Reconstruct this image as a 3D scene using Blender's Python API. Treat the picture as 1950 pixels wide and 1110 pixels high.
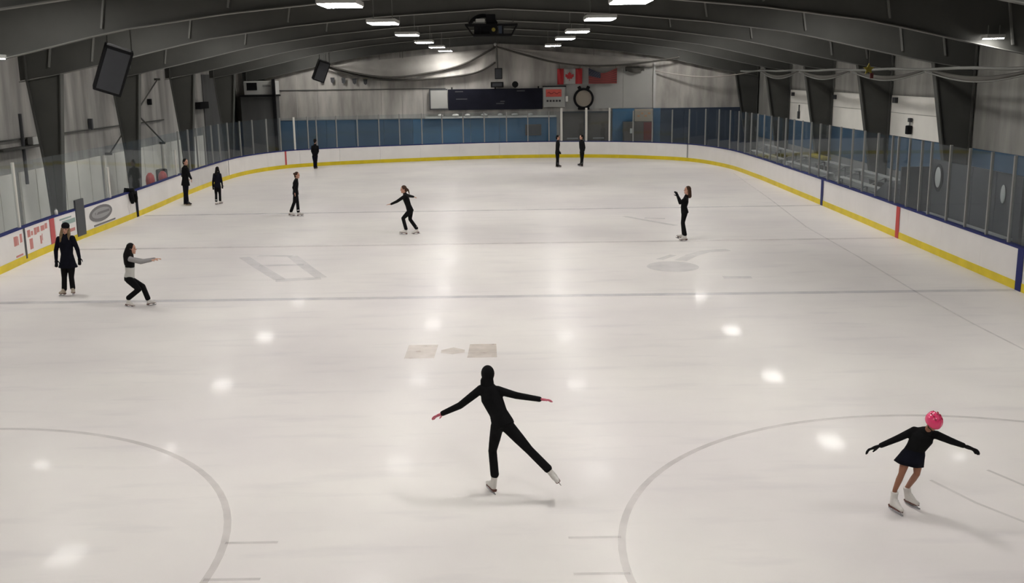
import bpy, bmesh, math, random
from mathutils import Vector, Matrix
random.seed(7)
SC = bpy.context.scene
for o in list(bpy.data.objects): bpy.data.objects.remove(o)
COL = SC.collection

# ---------------------------------------------------------------- camera, world, exposure
cam_d = bpy.data.cameras.new('camera'); cam = bpy.data.objects.new('camera', cam_d); COL.objects.link(cam)
cam_d.sensor_fit = 'HORIZONTAL'; cam_d.sensor_width = 36.0; cam_d.lens = 1951.53*36.0/1950.0
cam_d.clip_start = 0.1; cam_d.clip_end = 300

# columns: right, up, backward
R = Matrix(((0.999882, 0.014218, -0.005809), (-0.008633, 0.207391, -0.97822), (-0.012704, 0.978155, 0.207489)))
cam.matrix_world = Matrix.Translation((1.0004, -30.8481, 5.0099)) @ R.to_4x4()
SC.camera = cam
SC.view_settings.view_transform = 'Standard'; SC.view_settings.look = 'None'
SC.view_settings.gamma = 1.0; SC.view_settings.use_curve_mapping = False
SC.view_settings.exposure = 0.0
LIGHT = 62.5            # brightness of the arena luminaires
w = bpy.data.worlds.new('world'); SC.world = w; w.use_nodes = True
w.node_tree.nodes['Background'].inputs[0].default_value = (0, 0, 0, 1)

# ---------------------------------------------------------------- materials
def mat(name, col, rough=.6, metal=0.0, var=0.0, scale=3.0, col2=None, bump=0.0, bscale=None, spec=.5, stretch=(1, 1, 1), ior=1.45):
    m = bpy.data.materials.new(name); m.use_nodes = True
    nt = m.node_tree; b = nt.nodes['Principled BSDF']
    b.inputs['Base Color'].default_value = (*col, 1); b.inputs['Roughness'].default_value = rough
    b.inputs['Metallic'].default_value = metal; b.inputs['Specular IOR Level'].default_value = spec; b.inputs['IOR'].default_value = ior
    if var or col2 or bump:
        tc = nt.nodes.new('ShaderNodeTexCoord'); mp = nt.nodes.new('ShaderNodeMapping'); mp.inputs['Scale'].default_value = stretch
        nt.links.new(tc.outputs['Object'], mp.inputs[0])
        n = nt.nodes.new('ShaderNodeTexNoise'); n.inputs['Scale'].default_value = scale; n.inputs['Detail'].default_value = 5
        nt.links.new(mp.outputs[0], n.inputs['Vector'])
        if var or col2:
            r = nt.nodes.new('ShaderNodeValToRGB'); r.color_ramp.elements[0].position = .33; r.color_ramp.elements[1].position = .67
            c2 = col2 if col2 else tuple(min(1, c*(1+var)) for c in col)
            c1 = col if col2 else tuple(c*(1-var) for c in col)
            r.color_ramp.elements[0].color = (*c1, 1); r.color_ramp.elements[1].color = (*c2, 1)
            nt.links.new(n.outputs[0], r.inputs[0]); nt.links.new(r.outputs[0], b.inputs['Base Color'])
        if bump:
            n2 = nt.nodes.new('ShaderNodeTexNoise'); n2.inputs['Scale'].default_value = bscale or scale*3; n2.inputs['Detail'].default_value = 4
            nt.links.new(mp.outputs[0], n2.inputs['Vector'])
            bp = nt.nodes.new('ShaderNodeBump'); bp.inputs['Strength'].default_value = bump; bp.inputs['Distance'].default_value = .03
            nt.links.new(n2.outputs[0], bp.inputs['Height']); nt.links.new(bp.outputs[0], b.inputs['Normal'])
    return m

def ice_mat():
    m = bpy.data.materials.new('ice'); m.use_nodes = True; nt = m.node_tree; b = nt.nodes['Principled BSDF']
    N = nt.nodes.new; L = nt.links.new
    tc = N('ShaderNodeTexCoord')
    def noise(scale, st, det=5, rot=0):
        mp = N('ShaderNodeMapping'); mp.inputs['Scale'].default_value = st; mp.inputs['Rotation'].default_value = (0, 0, rot); L(tc.outputs['Object'], mp.inputs[0])
        n = N('ShaderNodeTexNoise'); n.inputs['Scale'].default_value = scale; n.inputs['Detail'].default_value = det; L(mp.outputs[0], n.inputs['Vector']); return n
    big = noise(.22, (1, .8, 1), 4); fine = noise(.55, (.7, 1.1, 1), 6, .5); scr = noise(1.6, (.35, 1.6, 1), 6, -.35)
    r = N('ShaderNodeValToRGB'); r.color_ramp.elements[0].position = .35; r.color_ramp.elements[1].position = .65
    r.color_ramp.elements[0].color = (.700, .662, .648, 1); r.color_ramp.elements[1].color = (.785, .752, .716, 1)
    L(big.outputs[0], r.inputs[0])
    mx = N('ShaderNodeMix'); mx.data_type = 'RGBA'; mx.blend_type = 'MULTIPLY'; mx.inputs[0].default_value = 1
    r2 = N('ShaderNodeValToRGB'); r2.color_ramp.elements[0].position = .3; r2.color_ramp.elements[1].position = .6
    r2.color_ramp.elements[0].color = (.945, .942, .948, 1); r2.color_ramp.elements[1].color = (1, 1, 1, 1)
    L(fine.outputs[0], r2.inputs[0]); L(r.outputs[0], mx.inputs[6]); L(r2.outputs[0], mx.inputs[7])
    mx2 = N('ShaderNodeMix'); mx2.data_type = 'RGBA'; mx2.blend_type = 'MULTIPLY'; mx2.inputs[0].default_value = 1
    r3 = N('ShaderNodeValToRGB'); r3.color_ramp.elements[0].position = .28; r3.color_ramp.elements[1].position = .45
    r3.color_ramp.elements[0].color = (.925, .924, .935, 1); r3.color_ramp.elements[1].color = (1, 1, 1, 1)
    L(scr.outputs[0], r3.inputs[0]); L(mx.outputs[2], mx2.inputs[6]); L(r3.outputs[0], mx2.inputs[7])
    L(mx2.outputs[2], b.inputs['Base Color'])
    b.inputs['IOR'].default_value = 1.31; b.inputs['Specular IOR Level'].default_value = .045
    b.inputs['Coat Roughness'].default_value = .055; b.inputs['Coat IOR'].default_value = 1.31
    mr = N('ShaderNodeMapRange'); mr.inputs[3].default_value = .27; mr.inputs[4].default_value = .31; L(fine.outputs[0], mr.inputs[0]); L(mr.outputs[0], b.inputs['Roughness'])
    sx = N('ShaderNodeSeparateXYZ'); L(tc.outputs['Object'], sx.inputs[0])   # the middle of the sheet is more cut up by blades than the sides
    ab = N('ShaderNodeMath'); ab.operation = 'ABSOLUTE'; L(sx.outputs[0], ab.inputs[0])
    cw = N('ShaderNodeMapRange'); cw.interpolation_type = 'SMOOTHSTEP'; cw.inputs[1].default_value = 2.2; cw.inputs[2].default_value = 5.0; cw.inputs[3].default_value = .016; cw.inputs[4].default_value = .048; L(ab.outputs[0], cw.inputs[0]); L(cw.outputs[0], b.inputs['Coat Weight'])
    bp = N('ShaderNodeBump'); bp.inputs['Strength'].default_value = .06; bp.inputs['Distance'].default_value = .02
    bn = noise(1.2, (1, 1, 1), 3); L(bn.outputs[0], bp.inputs['Height']); L(bp.outputs[0], b.inputs['Normal']); L(bp.outputs[0], b.inputs['Coat Normal'])
    return m

def paint_mat(name, col, alpha, nscale=2.0, lo=.55):
    """faint paint showing through the ice: partly covering layer broken up by noise"""
    m = bpy.data.materials.new(name); m.use_nodes = True; nt = m.node_tree; b = nt.nodes['Principled BSDF']
    b.inputs['Base Color'].default_value = (*col, 1); b.inputs['Roughness'].default_value = .3; b.inputs['IOR'].default_value = 1.31
    N = nt.nodes.new; tc = N('ShaderNodeTexCoord'); n = N('ShaderNodeTexNoise'); n.inputs['Scale'].default_value = nscale; n.inputs['Detail'].default_value = 4
    nt.links.new(tc.outputs['Object'], n.inputs['Vector'])
    mr = N('ShaderNodeMapRange'); mr.inputs[1].default_value = .3; mr.inputs[2].default_value = .7; mr.inputs[3].default_value = alpha*lo; mr.inputs[4].default_value = alpha
    nt.links.new(n.outputs[0], mr.inputs[0]); nt.links.new(mr.outputs[0], b.inputs['Alpha'])
    return m

def glass_mat():
    m = bpy.data.materials.new('rink_glass'); m.use_nodes = True; nt = m.node_tree; nt.nodes.remove(nt.nodes['Principled BSDF'])
    N = nt.nodes.new; L = nt.links.new; out = nt.nodes['Material Output']
    t = N('ShaderNodeBsdfTransparent'); t.inputs[0].default_value = (.93, .955, .965, 1)
    g = N('ShaderNodeBsdfGlossy'); g.inputs['Roughness'].default_value = .03; g.inputs[0].default_value = (.9, .95, 1, 1)
    d = N('ShaderNodeBsdfDiffuse'); d.inputs[0].default_value = (.6, .65, .7, 1)
    lw = N('ShaderNodeLayerWeight'); lw.inputs[0].default_value = .5; pw = N('ShaderNodeMath'); pw.operation = 'POWER'; pw.inputs[1].default_value = 5; L(lw.outputs['Facing'], pw.inputs[0])
    mr = N('ShaderNodeMapRange'); mr.inputs[3].default_value = .016; mr.inputs[4].default_value = .28; L(pw.outputs[0], mr.inputs[0])
    a = N('ShaderNodeMixShader'); a.inputs[0].default_value = .010; L(t.outputs[0], a.inputs[1]); L(d.outputs[0], a.inputs[2])
    b = N('ShaderNodeMixShader'); L(mr.outputs[0], b.inputs[0]); L(a.outputs[0], b.inputs[1]); L(g.outputs[0], b.inputs[2])
    L(b.outputs[0], out.inputs[0]); return m

def emit_mat(name, col, s):
    m = bpy.data.materials.new(name); m.use_nodes = True; nt = m.node_tree; nt.nodes.remove(nt.nodes['Principled BSDF'])
    e = nt.nodes.new('ShaderNodeEmission'); e.inputs[0].default_value = (*col, 1); e.inputs[1].default_value = s
    nt.links.new(e.outputs[0], nt.nodes['Material Output'].inputs[0]); return m

M = dict(
 ice=ice_mat(), glass=glass_mat(), lamp=emit_mat('lamp_diffuser', (1, .972, .935), LIGHT),
 concrete=mat('concrete', (.20, .20, .19), .85, var=.15, scale=1.5),
 board=mat('board_white', (.80, .775, .755), .35, var=.03, scale=1.2),
 board_old=mat('board_greyed', (.60, .585, .575), .4, var=.05, scale=1.5),
 yellow=mat('kick_yellow', (.72, .56, .012), .45, var=.08, scale=2),
 blue=mat('rail_blue', (.011, .018, .125), .5, spec=.2), red=mat('stripe_red', (.52, .025, .02), .4), dred=mat('stripe_faded_red', (.50, .08, .08), .5),
 steel=mat('frame_grey_paint', (.066, .066, .060), .7, var=.12, scale=.7), flange_lit=mat('flange_lit_grey', (.15, .15, .138), .7, var=.08, scale=1),  # flange is frame grey lightened to hold the light bounced off the ice
 galv_lit=mat('galvanised_and_lit_steel', (.17, .17, .158), .7), ceil=mat('ceiling_liner', (.14, .137, .124), .9, var=.22, scale=.35, bump=.3, bscale=.8),
 insul=mat('silver_insulation', (.27, .255, .235), .5, col2=(.50, .475, .44), scale=.9, stretch=(1.6, 1.6, .35), bump=.5, bscale=2.2),
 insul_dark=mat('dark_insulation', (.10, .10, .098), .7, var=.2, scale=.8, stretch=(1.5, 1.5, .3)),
 insul_right=mat('right_insulation', (.21, .205, .19), .5, col2=(.33, .32, .295), scale=.9, stretch=(2, 2, .3), bump=.4, bscale=2.5),
 insul_left=mat('grey_insulation', (.22, .213, .20), .5, col2=(.42, .405, .38), scale=.9, stretch=(2, 2, .3), bump=.4, bscale=2.5),
 panel_white=mat('white_wall_panel', (.84, .81, .75), .6, var=.05, scale=.8), wall_white=mat('pale_wall_board', (.36, .355, .335), .6, var=.05, scale=.8),
 kick_white=mat('cream_wall_board', (.82, .775, .70), .6, var=.06, scale=.8),
 bwall=mat('blue_wall_paint', (.040, .092, .160), .5, var=.12, scale=.6), bwall2=mat('bright_blue_paint', (.045, .13, .235), .5, var=.1, scale=.6),
 navy=mat('navy_panel', (.030, .042, .065), .4, var=.15, scale=.7), brown=mat('brown_door', (.085, .075, .065), .5, var=.1, scale=.8),
 alu=mat('post_aluminium', (.26, .26, .25), .4, .2), white=mat('white_paint', (.72, .70, .66), .4), post_w=mat('white_post', (.62, .60, .55), .4),
 dark=mat('black_housing', (.012, .012, .013), .75, spec=.1), dgrey=mat('dark_grey', (.055, .057, .062), .55, var=.1, scale=1), screen=mat('dark_face', (.032, .034, .039), .7, var=.06, scale=2),
 score=mat('scoreboard_face', (.011, .0115, .019), .7, var=.15, scale=1.2, spec=.12), grey=mat('mid_grey', (.25, .25, .245), .5), pale=mat('pale_grey', (.48, .48, .46), .55),
 net=mat('grey_netting', (.30, .285, .265), .8, var=.12, scale=1.2), rope=mat('rope_dark', (.075, .07, .062), .8), rope_p=mat('rope_pale', (.42, .38, .35), .7),
 flag_red=mat('flag_red', (.42, .03, .035), .7), flag_white=mat('flag_white', (.40, .39, .37), .7), flag_blue=mat('flag_blue', (.03, .035, .06), .7), flag_dull=mat('flag_dull_red', (.26, .045, .04), .7),
 beige=mat('beige_board', (.30, .26, .21), .6), orange=mat('orange_print', (.42, .20, .10), .6), maroon=mat('maroon', (.12, .028, .028), .5),
 yel=mat('yellow_bit', (.27, .22, .035), .6), wood=mat('bench_grey', (.36, .36, .345), .6, var=.08, scale=1.2),
 signred=mat('sign_red', (.55, .075, .055), .5), ink=mat('sign_ink', (.03, .028, .032), .6), adred=mat('ad_red', (.55, .22, .20), .6), adgreen=mat('ad_green', (.30, .40, .37), .6), adgrey=mat('ad_grey', (.17, .165, .17), .5), adgrey2=mat('ad_silver', (.33, .325, .33), .5),
 skin=mat('skin', (.50, .27, .19), .55), skin_tan=mat('skin_tan', (.27, .115, .065), .5), black=mat('black_cloth', (.006, .006, .0065), .85, var=.2, scale=8, spec=.12), navycloth=mat('navy_cloth', (.006, .0065, .012), .85, var=.2, scale=8, spec=.12),
 charcoal=mat('charcoal_cloth', (.007, .007, .008), .85, spec=.12), paleshirt=mat('pale_grey_knit', (.50, .49, .46), .9), sleeve=mat('sheer_grey_sleeve', (.28, .27, .27), .9),
 pinkglove=mat('pink_glove', (.55, .12, .17), .7), pink=mat('pink_helmet', (.72, .045, .15), .18), pinkd=mat('pink_dark', (.33, .012, .05), .4),
 blond=mat('blond_hair', (.20, .135, .065), .6, var=.25, scale=30), brownhair=mat('brown_hair', (.050, .024, .013), .65, var=.25, scale=30, spec=.25), blackhair=mat('black_hair', (.008, .007, .0065), .7, spec=.15),
 bootw=mat('white_boot', (.60, .575, .54), .45), bootk=mat('black_boot', (.012, .012, .013), .45), boott=mat('beige_boot', (.42, .36, .28), .5), sole=mat('brown_sole', (.11, .04, .028), .5), blade=mat('blade_steel', (.45, .46, .48), .25, .9),
 eye=mat('eye_dark', (.012, .010, .009), .3), lip=mat('lip', (.36, .11, .10), .5),
 p_blue=paint_mat('blue_line_paint', (.36, .38, .47), .30), p_red=paint_mat('red_line_paint', (.54, .46, .46), .24), p_circ=paint_mat('circle_paint', (.50, .46, .45), .30),
 p_logo=paint_mat('logo_paint', (.52, .53, .57), .25), p_tan=paint_mat('tan_crest_paint', (.58, .48, .38), .40, 3), p_rut_shadow=paint_mat('rut_shadow_paint', (.48, .45, .45), .24), p_smudge=paint_mat('smudge_paint', (.60, .50, .50), .30, .8, .1),
)

# ---------------------------------------------------------------- mesh helpers
class MB:
    def __init__(s): s.v = []; s.f = []
    def add(s, vs, fs):
        b = len(s.v); s.v += [tuple(v) for v in vs]; s.f += [tuple(b+i for i in f) for f in fs]; return s
    def box(s, c, d, rot=None):
        x, y, z = d[0]/2, d[1]/2, d[2]/2
        vs = [Vector(p) for p in ((-x,-y,-z),(x,-y,-z),(x,y,-z),(-x,y,-z),(-x,-y,z),(x,-y,z),(x,y,z),(-x,y,z))]
        if rot is not None: vs = [rot @ v for v in vs]
        return s.add([v+Vector(c) for v in vs], [(0,3,2,1),(4,5,6,7),(0,1,5,4),(1,2,6,5),(2,3,7,6),(3,0,4,7)])
    def span(s, a, b): # axis aligned box between corners
        return s.box([(p+q)/2 for p, q in zip(a, b)], [abs(q-p) for p, q in zip(a, b)])
    def bevbox(s, c, d, bev, rot=None):
        bm = bmesh.new(); bmesh.ops.create_cube(bm, size=1)
        for v in bm.verts: v.co = Vector((v.co.x*d[0], v.co.y*d[1], v.co.z*d[2]))
        bmesh.ops.bevel(bm, geom=list(bm.edges), offset=bev, segments=2, affect='EDGES', profile=.6)
        vs = [v.co.copy() for v in bm.verts]; bm.verts.index_update(); fs = [[v.index for v in f.verts] for f in bm.faces]; bm.free()
        if rot is not None: vs = [rot @ v for v in vs]
        return s.add([v+Vector(c) for v in vs], fs)
    def tube(s, pts, rad, n=8, cap=True):
        pts = [Vector(p) for p in pts]
        rs = rad if isinstance(rad, (list, tuple)) else [rad]*len(pts)
        t0 = (pts[1]-pts[0]).normalized(); u = t0.orthogonal().normalized(); rings = []
        for i, p in enumerate(pts):
            t = (pts[min(i+1, len(pts)-1)]-pts[max(i-1, 0)]).normalized()
            u = (u - t*u.dot(t)); u = u.normalized() if u.length > 1e-6 else t.orthogonal().normalized(); w_ = t.cross(u)
            rings.append([p + (u*math.cos(2*math.pi*k/n)+w_*math.sin(2*math.pi*k/n))*rs[i] for k in range(n)])
        vs = [v for r in rings for v in r]; fs = []
        for i in range(len(pts)-1):
            for k in range(n):
                a, b = i*n+k, i*n+(k+1) % n; fs.append((a, b, b+n, a+n))
        if cap: fs.append(tuple(reversed(range(n)))); fs.append(tuple(range((len(pts)-1)*n, len(pts)*n)))
        return s.add(vs, fs)
    def ell(s, c, r, rot=None, nu=12, nv=8):
        vs = [Vector((0, 0, -r[2]))]; fs = []
        for j in range(1, nv):
            a = -math.pi/2+math.pi*j/nv
            for i in range(nu):
                b = 2*math.pi*i/nu; vs.append(Vector((r[0]*math.cos(a)*math.cos(b), r[1]*math.cos(a)*math.sin(b), r[2]*math.sin(a))))
        vs.append(Vector((0, 0, r[2]))); top = len(vs)-1
        for i in range(nu):
            fs.append((0, 1+(i+1) % nu, 1+i)); fs.append((top, 1+(nv-2)*nu+i, 1+(nv-2)*nu+(i+1) % nu))
            for j in range(nv-2):
                a = 1+j*nu+i; b = 1+j*nu+(i+1) % nu; fs.append((a, b, b+nu, a+nu))
        if rot is not None: vs = [rot @ v for v in vs]
        return s.add([v+Vector(c) for v in vs], fs)
    def cap(s, a, b, ra, rb, n=10): # round cone
        a, b = Vector(a), Vector(b)
        s.ell(a, (ra,)*3, None, n, 8); s.ell(b, (rb,)*3, None, n, 8)
        if (b-a).length > 1e-5: s.tube([a, b], [ra, rb], n)
        return s
    def prism(s, poly, vec): # extrude a planar polygon by a vector
        n = len(poly); vec = Vector(vec); vs = [Vector(p) for p in poly]; vs += [v+vec for v in vs]
        return s.add(vs, [tuple(reversed(range(n))), tuple(range(n, 2*n))]+[(i, (i+1) % n, (i+1) % n+n, i+n) for i in range(n)])
    def mesh(s, name, m, smooth=False):
        me = bpy.data.meshes.new(name); me.from_pydata(s.v, [], s.f); me.update()
        bm = bmesh.new(); bm.from_mesh(me); bmesh.ops.recalc_face_normals(bm, faces=bm.faces); bm.to_mesh(me); bm.free()
        if m: me.materials.append(M[m])
        if smooth: me.polygons.foreach_set('use_smooth', [True]*len(me.polygons))
        return me
    def obj(s, name, m, parent=None, smooth=False, **tags):
        return link(name, s.mesh(name, m, smooth), parent, **tags)

def wm(o):
    return o.matrix_basis.copy() if o.parent is None else wm(o.parent) @ o.matrix_parent_inverse @ o.matrix_basis
def link(name, me, parent=None, **tags):
    o = bpy.data.objects.new(name, me); COL.objects.link(o)
    if parent is not None:
        o.parent = parent
        o.matrix_parent_inverse = wm(parent).inverted()
    for k, v in tags.items(): o[k] = v
    return o
def thing(name, label, cat, loc=(0, 0, 0), group=None):
    o = bpy.data.objects.new(name, None); COL.objects.link(o); o.location = loc; o.empty_display_size = .2
    o['label'] = label; o['category'] = cat
    if group: o['group'] = group
    return o
def struct(mb, name, m, parent=None, label=None, smooth=False):
    o = mb.obj(name, m, parent, smooth)
    if parent is None: o['kind'] = 'structure'
    if label: o['label'] = label
    return o

# ================================================================ THE HALL
XC = .85; YE = 34.6; YB = -34.0; XL, XR = -15.7, 17.0
FL = [(0, 7.15), (4, 6.93), (7, 6.65), (9.6, 6.30), (10.6, 6.10), (12.2, 5.74), (13.3, 5.50), (14.65, 5.22)]
def roof_z(d): return 8.05 - abs(d)*.0805
# floor: ice sheet is the floor inside the boards, concrete apron outside
PER = [(12.55,-18),(12.62,-14),(12.72,-9.5),(12.8,-4.8),(12.88,-0.2),(12.95,3.2),(13.0,7.7),(13.05,14.3),(13.05,18.3),(12.8,23.6),(11.5,28.0),(8.6,30.6),(5.5,31.7),(2.3,31.9),(-.9,31.5),(-4,30.6),(-7,29.5),(-9.6,28.2),(-11.3,26.7),(-12.45,24.0),(-12.9,20.6),(-12.9,14.0),(-12.72,9.5),(-12.65,7.35),(-12.6,3.78),(-12.6,-.06),(-12.5,-2.3),(-12.36,-4.2),(-12.2,-8),(-12.1,-14),(-12.1,-18)]
CURVE = []
for i in range(len(PER)-1):
    p0, p1, p2, p3 = (Vector(PER[max(0, min(len(PER)-1, i+k))]) for k in (-1, 0, 1, 2))
    for q in range(60):
        t = q/60; CURVE.append(.5*((2*p1)+(p2-p0)*t+(2*p0-5*p1+4*p2-p3)*t*t+(3*p1-p0-3*p2+p3)*t**3))
CURVE.append(Vector(PER[-1]))
ARC = [0]
for a, b in zip(CURVE, CURVE[1:]): ARC.append(ARC[-1]+(b-a).length)
def per(s, off=0.0):
    """point of the rink outline at arc length s, moved outwards by off; also the outward normal"""
    import bisect
    i = max(1, min(len(ARC)-1, bisect.bisect_left(ARC, s))); t = (s-ARC[i-1])/max(1e-9, ARC[i]-ARC[i-1])
    p = CURVE[i-1].lerp(CURVE[i], t); a = CURVE[max(0, i-4)]; b = CURVE[min(len(CURVE)-1, i+4)]
    d = (b-a).normalized(); n = Vector((d.y, -d.x)); return p+n*off, n
def s_at(y, side): # arc length where the outline passes y on a side
    rng = range(len(CURVE)//2) if side == 'right' else range(len(CURVE)//2, len(CURVE))
    return ARC[min(rng, key=lambda i: abs(CURVE[i].y-y))]

mb = MB(); mb.span((XL, YB, -.3), (XR, YE, -.02)); floor = struct(mb, 'floor', 'concrete')
ring = [Vector((p.x, p.y, 0)) for p in CURVE[::12]] + [Vector((-12.1, -24, 0)), Vector((-9.5, -29, 0)), Vector((-4.5, -30.5, 0)), Vector((4.5, -30.5, 0)), Vector((9.9, -29, 0)), Vector((12.5, -24, 0))]
mb = MB(); mb.prism([p+Vector((0, 0, -.06)) for p in ring], (0, 0, .06)); ice = struct(mb, 'ice_sheet', 'ice', floor, 'white skating ice filling the rink')

def flat(poly, z): # thin painted patch lying in the ice surface
    return MB().add([(x, y, z) for x, y in poly], [tuple(range(len(poly)))])
def strip(pts, wd, z):
    m = MB(); P = [Vector(p) for p in pts]
    vs = []
    for i, p in enumerate(P):
        d = (P[min(i+1, len(P)-1)]-P[max(i-1, 0)]).normalized(); n = Vector((-d.y, d.x))*wd/2
        vs += [(p.x+n.x, p.y+n.y, z), (p.x-n.x, p.y-n.y, z)]
    return m.add(vs, [(2*i, 2*i+1, 2*i+3, 2*i+2) for i in range(len(P)-1)])
Z0 = .0012
strip([(-12.25, -7.7), (0, -7.75), (12.7, -7.85)], .26, Z0).obj('blue_line', 'p_blue', ice)
strip([(-12.5, 7.4), (0, 7.55), (12.95, 7.7)], .26, Z0).obj('blue_line', 'p_blue', ice)
strip([(-12.5, -.25), (0, -.2), (12.8, -.2)], .26, Z0).obj('center_line', 'p_red', ice)
strip([(-11.2, 27.1), (0, 27.8), (11.6, 28.2)], .06, Z0).obj('goal_line', 'p_red', ice)
for sx in (-6.6, 6.7):
    strip([(sx+4.5*math.cos(a*math.pi/48), -20.95+4.5*math.sin(a*math.pi/48)) for a in range(97)], .085, Z0).obj('face_off_circle', 'p_circ', ice)
    for sg in (-1, 1):
        for yy in (-20.36, -21.2):
            x0 = sx+sg*(4.47 if abs(yy+20.95) < .7 else 4.3); strip([(x0, yy), (x0+sg*.58, yy)], .055, Z0*1.5).obj('hash_mark', 'p_circ', ice)
flat([(5.4+.68*math.cos(a*math.pi/16), -4.35+.75*math.sin(a*math.pi/16)) for a in range(32)], Z0).obj('faded_logo', 'p_logo', ice)
for pts, wd in (([(5.75, -3.5), (6.2, -2.7), (6.7, -2.1), (7.4, -1.9)], .35), ([(5.2, -3.3), (5.7, -2.6)], .22), ([(5.25, 5.4), (5.9, 4.3), (6.7, 3.0)], .22), ([(5.9, 4.9), (6.6, 4.7)], .25),
                ([(-6.45, -2.0), (-5.75, -3.4), (-4.7, -5.4)], .3), ([(-5.1, -1.9), (-4.4, -3.6), (-3.7, -5.2)], .3), ([(-6.1, -1.8), (-5.1, -1.9)], .3), ([(-5.7, -3.4), (-4.5, -3.3)], .25), ([(-4.8, -5.5), (-3.7, -5.25)], .35), ([(6.4, -5.9), (7.1, -5.95)], .3)):
    strip(pts, wd, Z0).obj('faded_logo', 'p_logo', ice)
flat([(-.86, -12.0), (-.30, -12.0), (-.32, -12.95), (-.86, -12.95)], Z0).obj('crest_patch', 'p_tan', ice)
flat([(.30, -12.0), (.80, -12.0), (.82, -12.95), (.28, -12.95)], Z0).obj('crest_patch', 'p_tan', ice)
flat([(-.22, -12.4), (0, -12.22), (.22, -12.4), (.22, -12.6), (0, -12.7), (-.22, -12.6)], Z0).obj('crest_patch', 'p_tan', ice)
strip([(12.5, 20.6), (11.6, 10), (10.85, 2.3), (10.65, -3.4), (10.4, -8.2), (10.35, -11), (10.4, -13.5), (10.5, -17)], .05, Z0*1.2).obj('rut_and_shadow_line', 'p_rut_shadow', ice)
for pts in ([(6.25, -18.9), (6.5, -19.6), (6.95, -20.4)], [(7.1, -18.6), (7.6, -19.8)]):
    strip(pts, .05, Z0*1.2).obj('rut_and_shadow_line', 'p_rut_shadow', ice)  # beside the child skater, thin lines paint soft shadows into the ice

# ceiling: two slopes of dark liner between the frames
mb = MB()
for sg in (-1, 1):
    d = 16.4
    mb.prism([(XC, YB, 8.05), (XC+sg*d, YB, roof_z(d)), (XC+sg*d, YB, roof_z(d)+.12), (XC, YB, 8.17)], (0, YE+.4-YB, 0))
ceiling = struct(mb, 'ceiling', 'ceil')
for k in range(9): # liner seams along the bays
    for sg in (-1, 1):
        d = 1.8+k*1.75
        MB().box((XC+sg*d, (YB+YE)/2, roof_z(d)-.012), (.06, YE-YB, .03)).obj('liner_seam', 'steel', ceiling)

# walls
wl = struct(MB().span((XL-.2, YB, 0), (XL, YE, 6.9)), 'wall_left', 'insul_left')
wr = struct(MB().span((XR, YB, 0), (XR+.2, YE, 6.9)), 'wall_right', 'insul_right')
we = struct(MB().prism([(XL, YE, 0), (XR, YE, 0), (XR, YE, 6.6), (XC, YE, 8.0), (XL, YE, 6.6)], (0, .2, 0)), 'wall_end', 'insul')
wb = struct(MB().prism([(XL, YB-.2, 0), (XR, YB-.2, 0), (XR, YB-.2, 6.6), (XC, YB-.2, 8.0), (XL, YB-.2, 6.6)], (0, .2, 0)), 'wall_back', 'insul')
FY = [-25.8, -18.3, -10.75, -3.2, 4.4, 11.95, 19.5, 27.05, 34.38]
for i in range(len(FY)-1): # claddings bay by bay
    a, b = FY[i]+.16, FY[i+1]-.16
    if a > -12:
        if a > 4:
            for z0, z1 in ((2.36, 3.27), (3.29, 3.96)):
                if a < 25: MB().span((XR-.06, a, z0), (XR, b, z1)).obj('wall_panel', 'panel_white', wr)
        MB().span((XR-.08, a, 1.0), (XR, b, 2.34)).obj('wainscot_panel', 'bwall', wr)
        MB().span((XR-.08, a, 0), (XR, b, .98)).obj('base_panel', 'grey', wr)
        if a < 20:
            n = 6
            for k in range(n):
                y0 = a+(b-a)*k/n; MB().span((XL, y0+.03, 0), (XL+.07, a+(b-a)*(k+1)/n-.03, 1.92)).obj('base_panel', 'kick_white', wl)
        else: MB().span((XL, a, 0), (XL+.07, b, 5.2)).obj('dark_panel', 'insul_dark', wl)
MB().span((XL+.07, FY[3], 3.02), (XL+.13, 20, 3.07)).obj('girt', 'steel', wl)
# far end wall: blue wainscot left and right of the doors, white cladding above
for k in range(11):
    x0 = XL+.1+k*(4.35-XL-.1)/11; x1 = XL+.1+(k+1)*(4.35-XL-.1)/11
    MB().span((x0+.008, YE-.1, 0), (x1-.008, YE, 2.32)).obj('wainscot_panel', 'bwall2' if k >= 6 else 'bwall', we)
for k in range(6):
    x0 = 7.85+k*(XR-7.9)/6; x1 = 7.85+(k+1)*(XR-7.9)/6
    MB().span((x0+.008, YE-.1, 0), (x1-.008, YE, 2.80)).obj('wainscot_panel', 'bwall2' if k == 0 else 'navy' if k > 1 else 'bwall', we)
for x0, x1 in ((4.95, 6.7), (6.72, 8.5), (8.52, 10.35)):
    MB().span((x0, YE-.05, 2.82), (x1, YE, 5.3)).obj('wall_panel', 'wall_white', we)
MB().span((10.40, YE-.12, 2.82), (10.55, YE, 5.6)).obj('corner_trim', 'pale', we)
for k in range(13):
    x = -14.6+k*1.32
    MB().span((x, YE-.025, 2.35), (x+.035, YE, 6.3)).obj('liner_batten', 'insul_left', we)
MB().span((-13, YE-.05, 4.16), (-2.6, YE, 4.21)).obj('girt', 'steel', we)
tr = struct(MB().span((-3.9, YE-.35, 2.34), (4.3, YE, 2.46)), 'trim_1', 'pale', None, 'pale ledge along the end wall under the scoreboard')
tr2 = struct(MB().span((-15.4, YE-.12, 2.33), (-3.95, YE, 2.38)), 'trim_2', 'grey', None, 'thin cap strip on the blue end wall left of the scoreboard')

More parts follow.
